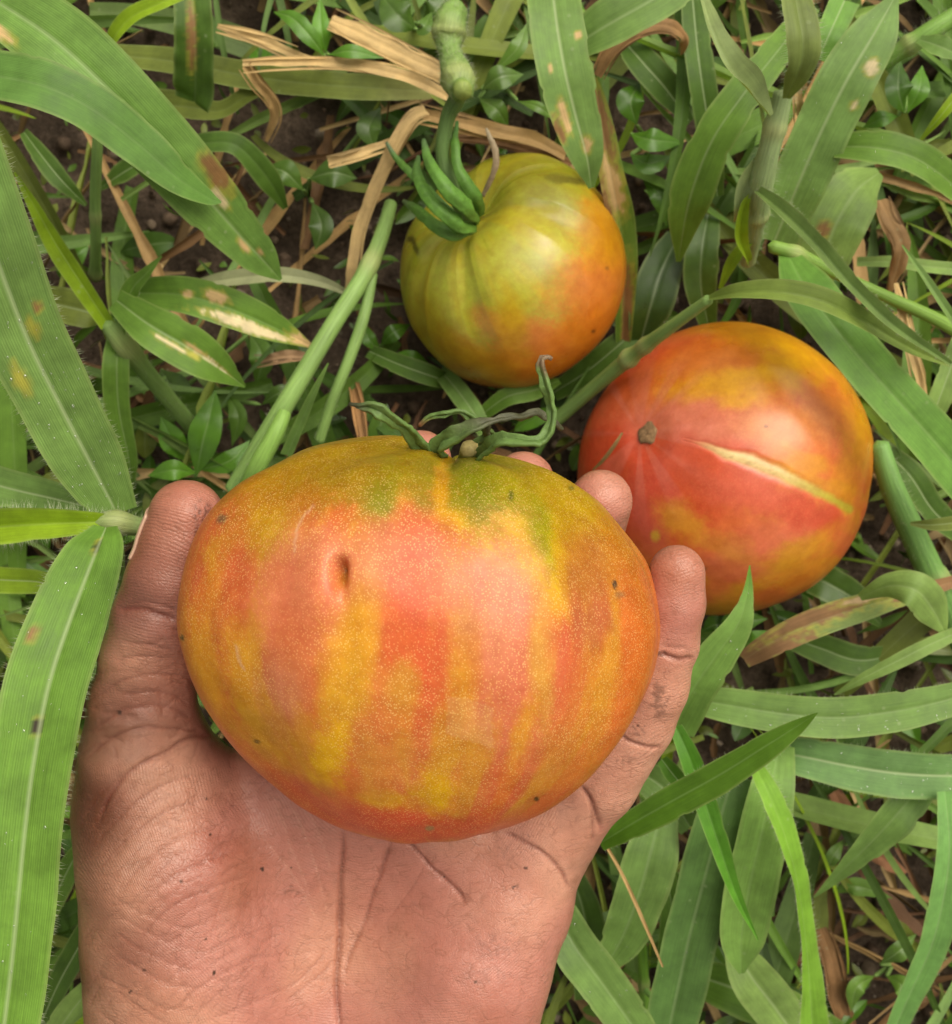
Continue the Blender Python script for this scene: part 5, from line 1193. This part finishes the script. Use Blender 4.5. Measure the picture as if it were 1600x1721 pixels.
solo('grass_shoot', 'long pale blade curving along the right edge into the bottom corner', GR, [(1588, 1330), (1596, 1420), (1588, 1500), (1566, 1590), (1530, 1670), (1490, 1760)], [30, 46, 54, 52, 44, 30], [88, 90, 88, 82, 74, 66], (0.15, 0.32, 0.10), n=90, rib=0.3, fold=0.25, hair=dict(per=1.2, length=0.001, sides=(0,)))
p = plant('grass_shoot', 'thin bright upright stem with side branch at the bottom, right of the hand', GR, (1082, 1740, 10))
S(p, [(1076, 1500), (1078, 1570), (1082, 1650), (1084, 1760)], [12, 15, 17, 18], [54, 52, 46, 36], (0.20, 0.40, 0.04), nodes=((0.55, 0.3, 0.03),))
S(p, [(1083, 1662), (1110, 1690), (1150, 1730)], [10, 10, 8], [50, 52, 52], (0.20, 0.38, 0.08))
solo('grass_shoot', 'thin blade slanting in from the right edge above the longest level blade', GR, [(1402, 1168), (1450, 1140), (1510, 1110), (1570, 1080), (1640, 1050)], [3, 18, 26, 26, 22], [70, 74, 76, 76, 72], 'pale', n=50, m=11)
solo('grass_shoot', 'dark blade lying low behind the half-brown dead leaf', GR, [(1300, 1060), (1380, 1090), (1450, 1110), (1540, 1090)], [30, 50, 50, 20], [30, 34, 34, 28], 'deep', n=50)
solo('grass_shoot', 'dark blade emerging under the lower right of the red tomato', GR, [(1340, 960), (1390, 980), (1440, 1010), (1480, 1050)], [50, 60, 50, 10], [36, 40, 40, 34], 'deep', n=50, mat='weed')
solo('grass_shoot', 'grey-green blade poking out from below the palm at right of the little finger base', GR, [(1080, 1300), (1120, 1330), (1160, 1390)], [50, 70, 40], [70, 72, 66], 'glauc', n=40)
# --- slivers left of the wrist
p = plant('grass_plant', 'small blades peeping out between the left blade and the wrist at bottom left', GR, (110, 1690, 10))
B(p, [(60, 1740), (100, 1650), (150, 1560), (180, 1500)], [30, 40, 40, 20], [70, 76, 80, 80], 'deep', n=40)
B(p, [(80, 1760), (120, 1700), (170, 1640)], [40, 50, 30], [90, 94, 94], 'pale', n=40)
B(p, [(100, 1780), (140, 1730), (190, 1690)], [30, 36, 20], [100, 102, 100], 'lime', n=40)
B(p, [(70, 1560), (110, 1470), (150, 1400)], [30, 40, 14], [80, 86, 88], 'mid', n=40)
# --- blades between the tomatoes
solo('grass_shoot', 'blade lying under the green tomato toward the held tomato, lower of two', GR, [(740, 622), (772, 660), (800, 700), (820, 740)], [30, 36, 34, 16], [26, 36, 40, 38], 'glauc', n=40)
solo('grass_shoot', 'blade lying under the lower left of the green tomato, upper of two', GR, [(620, 590), (670, 612), (725, 632), (780, 650)], [24, 34, 34, 14], [26, 30, 30, 22], 'deep', n=40)
solo('grass_shoot', 'short blade crossing behind the curled sepals of the held tomato', GR, [(800, 705), (850, 668), (900, 655), (940, 640)], [20, 32, 34, 10], [34, 40, 38, 30], 'mid', n=40)
solo('grass_shoot', 'dark blade in the gap between the green and the red tomato', GR, [(930, 660), (985, 625), (1040, 580), (1080, 545)], [30, 44, 44, 20], [20, 26, 30, 28], 'deep', n=40)

# ------------------------------------------------------------------ dry straw
D = 'straw'
def straw(label, pts, w, z, col='straw', **kw):
    kw.setdefault('fold', 0.4); kw.setdefault('rib', 0.0); kw.setdefault('n', 60); kw.setdefault('m', 11); kw.setdefault('edge', False); kw.setdefault('ripple', 0.25)
    w = [v * 0.74 for v in w]
    o = solo('dry_straw', label, D, pts, w, z, col, mat='dry', **kw)
    if max(w) >= 14:
        for q in range(3):     # loose fibres split off the straw
            sgn_ = (-1, 1, rng.choice([-1, 1]))[q]; a_ = rng.uniform(0.35, 0.6); k0 = max(2, len(pts) - int(rng.integers(0, 2)))
            pp = np.array(pts[:k0], float); tt = np.gradient(pp, axis=0); nn = np.column_stack([-tt[:, 1], tt[:, 0]]); nn /= np.linalg.norm(nn, axis=1)[:, None]
            ws = np.interp(np.linspace(0, 1, len(pp)), np.linspace(0, 1, len(w)), w)
            off = sgn_ * (a_ * ws * 0.9 + np.linspace(0, 1, len(pp)) ** 2 * rng.uniform(2, 12))
            if rng.random() < 0.5: off = off[::-1]
            zz_ = list(np.interp(np.linspace(0, 1, len(pp)), np.linspace(0, 1, len(z)), z) + rng.uniform(0.3, 2.2))
            B(o, [tuple(v) for v in pp + nn * off[:, None]], [2, rng.uniform(3, 7), rng.uniform(3, 6), 1], zz_, (C[col] if isinstance(col, str) else np.array(col)) * rng.uniform(0.45, 1.15), name='fibre', mat='dry', n=34, m=5, fold=0.6, rib=0, edge=False)
    return o
straw('thickest tan dry straw at top centre, left of the cut vine', [(556, 34), (610, 58), (670, 88), (735, 120), (780, 150)], [30, 46, 48, 42, 30], [46, 48, 48, 46, 42], curl=0.5)
straw('long thin tan straw lying level below the thickest straw', [(408, 106), (470, 104), (560, 106), (640, 118), (700, 136), (756, 164)], [16, 22, 22, 26, 28, 24], [54, 56, 58, 58, 56, 54])
straw('bent end of straw hanging down at upper left', [(412, 110), (432, 140), (458, 172), (462, 200), (448, 238)], [18, 20, 22, 20, 8], [54, 50, 44, 40, 34], 'tan')
straw('long bent straw passing left of the green tomato calyx', [(716, 186), (690, 200), (660, 250), (628, 320), (602, 390), (592, 450), (585, 500)], [26, 32, 30, 28, 26, 24, 20], [58, 60, 58, 52, 46, 42, 36], curl=0.3)
straw('brown straw lying level behind the green tomato', [(700, 190), (770, 205), (840, 222), (900, 236), (950, 262)], [22, 32, 34, 32, 26], [56, 54, 50, 46, 42], 'tan')
straw('darker brown straw just under the one behind the green tomato', [(770, 232), (840, 240), (900, 256), (960, 275)], [18, 26, 28, 20], [44, 44, 42, 40], 'brown')
straw('short pale straw with split end left of the green tomato stalk', [(552, 274), (590, 262), (630, 248), (672, 232)], [22, 22, 18, 12], [54, 56, 56, 54])
straw('frayed pale straw across the top left of centre', [(366, 44), (410, 58), (450, 72), (495, 92), (540, 104)], [10, 22, 24, 18, 10], [46, 48, 48, 46, 44])
straw('curled brown dead blade at the top, right of the white-ribbed blade', [(1004, 128), (1030, 80), (1075, 48), (1120, 42), (1150, 62), (1146, 92)], [20, 30, 36, 32, 26, 8], [60, 64, 66, 66, 60, 52], (0.34, 0.19, 0.08), curl=0.4)
straw('curled brown leaf strip under the pale fan at the right', [(1480, 336), (1496, 370), (1516, 410), (1510, 448), (1496, 490)], [34, 42, 42, 38, 14], [56, 60, 60, 54, 44], (0.34, 0.20, 0.09), curl=0.5)
straw('slim tan straw standing right of the red tomato', [(1506, 476), (1520, 540), (1536, 600), (1546, 640), (1556, 690)], [10, 24, 26, 24, 12], [70, 72, 70, 66, 60])
straw('hair-thin brown straw below the little finger base', [(1018, 1420), (1046, 1470), (1080, 1545), (1114, 1625)], [7, 8, 8, 4], [92, 94, 92, 88], 'tan', m=7)
straw('dry stalk piece sticking up behind the jointed stem', [(1338, 130), (1342, 170), (1346, 210)], [14, 20, 18], [88, 84, 78])
straw('reddish brown leaf strip in the litter at lower right', [(1402, 1330), (1430, 1380), (1470, 1430), (1520, 1470)], [30, 44, 44, 20], [30, 30, 26, 20], (0.26, 0.12, 0.06), curl=0.3)
straw('brown curled scrap in the litter near the bottom right corner', [(1380, 1560), (1400, 1620), (1410, 1680), (1430, 1740)], [24, 44, 40, 30], [24, 26, 24, 20], 'brown', curl=0.4)
straw('orange brown straw end poking up left of the held tomato calyx', [(612, 740), (606, 700), (598, 660), (590, 640)], [16, 20, 20, 10], [34, 34, 30, 26], (0.38, 0.20, 0.08))
straw('brown scrap lying left of the lower stems', [(430, 610), (480, 598), (530, 600)], [10, 26, 12], [34, 36, 32], (0.36, 0.22, 0.12))
straw('slim straw lying against the red tomato blossom end', [(1046, 727), (1030, 752), (1012, 775), (996, 790)], [5, 9, 8, 4], [86, 82, 76, 68], 'tan', m=7, n=30)

# ------------------------------------------------------------------ broad-leaved weeds
def weed(label, base, leaves, col='bright', stem=True):
    p = plant('weed_plant', label, 'weed', base)
    for pts, w, z in leaves:
        B(p, pts, leaf_profile(w * 0.72), z, np.array(C[col]) * rng.uniform(0.6, 1.1), name='leaf', mat='weed', n=36, m=13, rib=0.35, fold=0.22, curl=0.15, edge=False)
        if stem:
            S(p, [(base[0], base[1]), ((base[0] + pts[0][0]) / 2, (base[1] + pts[0][1]) / 2), pts[0]], [8, 8, 7], [base[2], (base[2] + z[0]) / 2, z[0]], 'pstem', n=16, m=8)
    return p
weed('weed with glossy bright green leaves just above the thumb tip', (320, 790, 8), [([(330, 800), (340, 745), (352, 700), (362, 655)], 80, [44, 52, 54, 50]), ([(330, 795), (290, 790), (248, 800)], 50, [44, 50, 46]), ([(330, 790), (385, 775), (420, 740)], 50, [36, 40, 38]), ([(320, 780), (290, 740), (270, 700)], 60, [30, 34, 32])])
weed('weed with shiny pointed leaves at the top, left of the thick straw', (548, 92, 8), [([(545, 94), (520, 60), (490, 30), (460, 20)], 46, [54, 58, 58, 54]), ([(552, 92), (590, 86), (645, 98)], 34, [58, 62, 58]), ([(548, 88), (540, 50), (538, -5)], 44, [40, 44, 42])])
weed('dark leafy weed at the top edge left of the cut vine', (690, 40, 5), [([(700, 50), (668, 25), (640, -10)], 80, [40, 44, 40]), ([(705, 40), (730, 20), (760, -20)], 60, [40, 46, 44]), ([(700, 50), (712, 45), (726, 20)], 40, [46, 50, 46])], 'deep')
weed('weed with small oval leaves right of the cut vine', (830, 130, 5), [([(810, 150), (840, 130), (880, 125)], 60, [44, 48, 44]), ([(805, 165), (835, 185), (855, 215)], 50, [40, 44, 38]), ([(830, 120), (870, 80), (885, 40)], 40, [36, 40, 38]), ([(870, 170), (905, 180), (940, 205)], 26, [36, 40, 36])], 'mid')
weed('glossy wet weed under the fan of blades at upper right', (1520, 150, 8), [([(1520, 190), (1510, 150), (1512, 100)], 70, [50, 56, 52]), ([(1525, 190), (1545, 150), (1550, 110)], 50, [48, 52, 48]), ([(1510, 195), (1480, 200), (1450, 215)], 40, [44, 46, 42])])
weed('weed with broad curved leaves right of the dying blade', (1090, 240, 5), [([(1060, 225), (1095, 235), (1150, 240)], 56, [46, 52, 46]), ([(1060, 260), (1090, 275), (1130, 262)], 54, [42, 46, 42]), ([(1070, 210), (1060, 170), (1075, 140)], 70, [40, 44, 40]), ([(1080, 300), (1110, 330), (1120, 380)], 50, [36, 38, 34])], 'bright')
weed('small glossy weed peeking out below the red tomato', (1240, 1070, 5), [([(1210, 1060), (1240, 1045), (1290, 1040)], 60, [44, 50, 48]), ([(1240, 1080), (1270, 1080), (1300, 1060)], 60, [42, 46, 44]), ([(1230, 1060), (1205, 1050), (1180, 1060)], 50, [40, 44, 40])])
weed('dark weed left of the green tomato among the stems', (520, 330, 4), [([(520, 300), (560, 290), (600, 300)], 70, [30, 34, 30]), ([(510, 320), (480, 290), (450, 280)], 60, [26, 30, 28]), ([(525, 340), (540, 380), (530, 420)], 60, [26, 30, 28]), ([(640, 180), (620, 215), (630, 250)], 60, [28, 32, 30])], 'deep')
weed('weed with dark leaves between thumb tip and the pale stems', (300, 660, 4), [([(270, 620), (290, 660), (310, 720)], 90, [24, 28, 24]), ([(420, 560), (440, 600), (430, 650)], 60, [24, 28, 24]), ([(380, 660), (400, 700), (390, 750)], 44, [28, 32, 28]), ([(440, 680), (470, 660), (510, 655)], 36, [30, 34, 30])], 'deep')
weed('small weed with light leaves touching the lower left of the green tomato', (650, 590, 4), [([(640, 580), (660, 560), (690, 545)], 40, [26, 32, 28]), ([(650, 600), (690, 600), (720, 610)], 34, [24, 28, 24]), ([(640, 590), (620, 570), (610, 540)], 36, [24, 28, 24])], 'bright')
weed('leafy weed in the litter at the lower right, beside the tapering blade', (1440, 1400, 4), [([(1420, 1420), (1450, 1400), (1490, 1395)], 44, [30, 34, 30]), ([(1420, 1410), (1400, 1440), (1390, 1470)], 36, [28, 32, 28]), ([(1400, 1500), (1440, 1490), (1500, 1510)], 44, [26, 30, 26])], 'mid')
weed('low weed near the bottom right corner', (1500, 1620, 4), [([(1480, 1620), (1510, 1600), (1540, 1570)], 50, [30, 34, 30]), ([(1490, 1640), (1520, 1660), (1530, 1700)], 50, [28, 32, 28]), ([(1470, 1640), (1440, 1660), (1430, 1700)], 46, [26, 30, 26])], 'mid')
# ------------------------------------------------------------------ uncountable undergrowth, litter and soil crumbs
def scatter(name, N, mat, region, zr, length, width, cols, n=12, m=5, prof='grass', p0=(-0.1, 0.7), p1=(-0.9, 0.2), yawc=0.5, fold=(0.1, 0.5), roll=0.4, label=None, cat=None, rib=0.3, dens=None, wav=0.0, ripple=0.0):
    x0, x1, y0, y1 = region
    cx = rng.uniform(x0, x1, N); cy = rng.uniform(y0, y1, N)
    if dens is not None:
        d = H / F
        keep = rng.random(N) < dens(CX + cx / d, CY - cy / d)
        cx, cy = cx[keep], cy[keep]; N = len(cx)
    z0 = rng.uniform(zr[0], zr[1], N)
    L = rng.uniform(length[0], length[1], N); W = rng.uniform(width[0], width[1], N)
    yaw = rng.uniform(0, 2 * math.pi, N)[:, None] + np.linspace(-0.5, 0.5, n)[None, :] * rng.normal(0, yawc, N)[:, None]
    a0 = rng.uniform(p0[0], p0[1], N)[:, None]; a1 = rng.uniform(p1[0], p1[1], N)[:, None]
    s = np.linspace(0, 1, n)[None, :]
    pit = a0 + (a1 - a0) * s + wav * np.sin(s * 9 + rng.uniform(0, 6, N)[:, None])
    T = np.stack([np.cos(pit) * np.cos(yaw), np.cos(pit) * np.sin(yaw), np.sin(pit)], -1)
    step = (L / (n - 1))[:, None, None]
    C_ = np.cumsum(T * step, 1); C_ -= C_[:, n // 2:n // 2 + 1, :] * np.array([1, 1, 0])
    C_ = C_ + np.stack([cx, cy, z0], -1)[:, None, :]
    C_[..., 2] = np.maximum(C_[..., 2], 0.0015 + 0.003 * rng.random(N)[:, None])
    ok = np.ones(N, bool)
    for (tc, tr) in ((GC, GR_), (RC, RR)):
        dxy = np.hypot(C_[..., 0] - tc[0], C_[..., 1] - tc[1])
        d3 = np.linalg.norm(C_ - tc, axis=-1)
        ok &= ~(((d3 < tr * 1.0 + W[:, None] * 0.4) & (C_[..., 2] > 0.012)).any(1)) & ~(((dxy < tr * 1.02 + W[:, None] * 0.5) & (C_[..., 2] > 0.028)).any(1))
    C_, T, W, L, N = C_[ok], T[ok], W[ok], L[ok], int(ok.sum())
    up = np.array([0, 0, 1.0])
    Bv = np.cross(T, up); Bv /= np.linalg.norm(Bv, axis=-1)[..., None] + 1e-9
    Nv = np.cross(Bv, T)
    rl = rng.normal(0, roll, N)[:, None, None]
    Bv, Nv = Bv * np.cos(rl) + Nv * np.sin(rl), Nv * np.cos(rl) - Bv * np.sin(rl)
    s1 = np.linspace(0, 1, n)
    if prof == 'grass': pr = np.minimum(1, 0.55 + 1.6 * s1) * np.clip((1 - s1) / 0.55, 0.02, 1) ** 0.7
    elif prof == 'leaf': pr = np.maximum(np.sin(np.pi * s1 ** 0.85) ** 0.85, 0.05)
    else: pr = np.maximum(0.5 + 0.5 * np.sin(np.pi * s1), 0.25)
    S_ = np.linspace(-1, 1, m)
    fo = rng.uniform(fold[0], fold[1], N)[:, None, None]
    hw = (W[:, None] / 2 * pr[None, :])[:, :, None]
    if prof == 'strip': hw = hw * rng.uniform(0.6, 1.3, (N, n, 1))
    hh = fo * np.abs(S_)[None, None, :] * hw + ripple * hw * np.sin(s1 * 17)[None, :, None] * S_[None, None, :] ** 2
    V = C_[:, :, None, :] + Bv[:, :, None, :] * (S_[None, None, :] * hw)[..., None] + Nv[:, :, None, :] * hh[..., None]
    idx = np.arange(n * m).reshape(n, m)
    f0 = np.stack([idx[:-1, :-1], idx[:-1, 1:], idx[1:, 1:], idx[1:, :-1]], -1).reshape(-1, 4)
    Fc = (f0[None] + (np.arange(N) * n * m)[:, None, None]).reshape(-1, 4)
    cl = np.array(cols)[rng.integers(0, len(cols), N)] * rng.uniform(0.65, 1.3, N)[:, None]
    cc = np.column_stack([np.repeat(cl, n * m, 0), np.full(N * n * m, rib)])
    uv = np.column_stack([np.tile(np.repeat(s1, m), N) * np.repeat(L, n * m) / 0.05 + np.repeat(rng.uniform(0, 50, N), n * m), np.tile(np.tile((S_ + 1) / 2, n), N)])
    o = make_obj(name, V.reshape(-1, 3), Fc, M[mat], None, cc, uv)
    return tag(o, label, cat, None, 'stuff')

def bare(x, y):
    """chance of growth: low where the photograph shows open soil"""
    d = np.ones_like(x)
    for bx_, by_, r_, v_ in [(120, 260, 210, 0.0), (300, 340, 190, 0.06), (350, 170, 170, 0.05), (150, 20, 110, 0.2), (1470, 1500, 150, 0.3), (1560, 20, 60, 0.1), (520, 190, 100, 0.4), (420, 420, 130, 0.2), (620, 680, 80, 0.3), (1420, 1600, 120, 0.35)]:
        q = np.exp(-((x - bx_) ** 2 + (y - by_) ** 2) / r_ ** 2); d = d * (1 - q * (1 - v_))
    return d
REG = (-0.48, 0.48, -0.50, 0.50)
GR_ = 0.0365
gcols = [C['deep'] * 1.2, C['dark'] * 1.3, C['mid'], C['deep'] * 1.4, C['olive'], C['pale'] * 0.8, C['glauc'] * 0.9]
scatter('undergrowth_grass', 1372, 'blade', REG, (0.004, 0.026), (0.05, 0.15), (0.003, 0.011), gcols, n=18, m=7, label='dense dark green grass blades under the tomatoes', cat='undergrowth', p0=(0.0, 0.6), p1=(-0.9, 0.1), dens=bare, rib=0.12)
scatter('thin_grass', 1764, 'blade', REG, (0.003, 0.03), (0.04, 0.12), (0.0015, 0.004), gcols + [C['lime'] * 0.8, C['yell'] * 0.7], n=16, m=5, label='fine thin grass threads low among the blades', cat='undergrowth', p0=(0.0, 0.7), p1=(-0.9, 0.2), dens=bare, rib=0.1)
wcols = [C['bright'] * 0.7, C['deep'], C['mid'], C['dark'] * 1.3, C['bright'] * 0.9, C['olive']]
scatter('weed_seedlings', 2548, 'weed', REG, (0.003, 0.020), (0.010, 0.026), (0.003, 0.009), wcols, n=9, m=7, prof='leaf', p0=(-0.2, 0.7), p1=(-0.8, 0.2), label='carpet of small weed leaves close to the soil', cat='ground cover', dens=lambda x, y: 0.12 + 0.88 * bare(x, y), rib=0.25, roll=0.6)
scatter('moss_bits', 6272, 'weed', REG, (0.001, 0.010), (0.003, 0.009), (0.0012, 0.0035), [C['olive'] * 0.8, C['deep'], C['yell'] * 0.6, C['mid'] * 0.8], n=5, m=3, prof='leaf', p0=(-0.2, 1.0), p1=(-0.6, 0.5), label='tiny olive sprouts and moss on the soil', cat='ground cover', rib=0, roll=0.8)
dcols = [C['tan'] * 0.5, C['brown'] * 0.8, C['brown'] * 0.6, C['tan'] * 0.4, C['straw'] * 0.5, np.array((0.16, 0.08, 0.04))]
scatter('dry_litter', 2548, 'dry', REG, (0.002, 0.016), (0.012, 0.055), (0.0015, 0.006), dcols, n=12, m=5, prof='strip', p0=(-0.3, 0.5), p1=(-0.6, 0.3), fold=(0.1, 1.2), wav=0.25, label='brown dry grass litter lying on the soil', cat='litter', rib=0, roll=0.9)
scatter('pale_stems', 333, 'blade', REG, (0.004, 0.034), (0.06, 0.16), (0.0020, 0.0036), [C['pstem'], C['pstem'] * 0.8, C['olive'] * 1.2, C['yell'] * 0.8], n=16, m=5, prof='strip', p0=(-0.1, 0.3), p1=(-0.35, 0.1), fold=(0.8, 1.6), yawc=0.3, label='thin pale stems tangled among the grass', cat='undergrowth', rib=0, dens=lambda x, y: 0.25 + 0.75 * bare(x, y))
scatter('dry_stalks', 588, 'dry', REG, (0.003, 0.022), (0.04, 0.11), (0.002, 0.0045), [C['straw'] * 0.8, C['tan'], C['tan'] * 0.8], n=14, m=5, prof='strip', p0=(-0.1, 0.2), p1=(-0.2, 0.1), fold=(0.5, 1.4), yawc=0.25, label='tan dead stalks scattered over the soil', cat='litter', rib=0)
def crumbs(N):
    ico = np.array([(0, 0, 1), (0.9, 0, 0.3), (0.28, 0.85, 0.3), (-0.72, 0.53, 0.3), (-0.72, -0.53, 0.3), (0.28, -0.85, 0.3), (0.7, 0.5, -0.5), (-0.28, 0.85, -0.5), (-0.9, 0, -0.5), (-0.28, -0.85, -0.5), (0.7, -0.5, -0.5)])
    tri = np.array([(0, 1, 2), (0, 2, 3), (0, 3, 4), (0, 4, 5), (0, 5, 1), (1, 6, 2), (2, 6, 7), (2, 7, 3), (3, 7, 8), (3, 8, 4), (4, 8, 9), (4, 9, 5), (5, 9, 10), (5, 10, 1), (1, 10, 6)])
    r = 0.0006 + 0.0028 * rng.random(N) ** 3
    pos = np.column_stack([rng.uniform(-0.46, 0.46, N), rng.uniform(-0.48, 0.48, N), rng.uniform(-0.003, 0.002, N)])
    V = pos[:, None, :] + ico[None] * r[:, None, None] * rng.uniform(0.6, 1.35, (N, len(ico), 3))
    Fc = (tri[None] + (np.arange(N) * len(ico))[:, None, None]).reshape(-1, 3)
    c = np.array([(0.12, 0.08, 0.055), (0.20, 0.145, 0.10), (0.07, 0.045, 0.03), (0.27, 0.21, 0.16)])[rng.integers(0, 4, N)] * rng.uniform(0.6, 1.3, N)[:, None]
    o = make_obj('soil_crumbs', V.reshape(-1, 3), Fc, M['crumb'], None, np.repeat(c, len(ico), 0))
    tag(o, 'brown crumbs of soil between the plants', 'soil', None, 'stuff')
crumbs(9000)
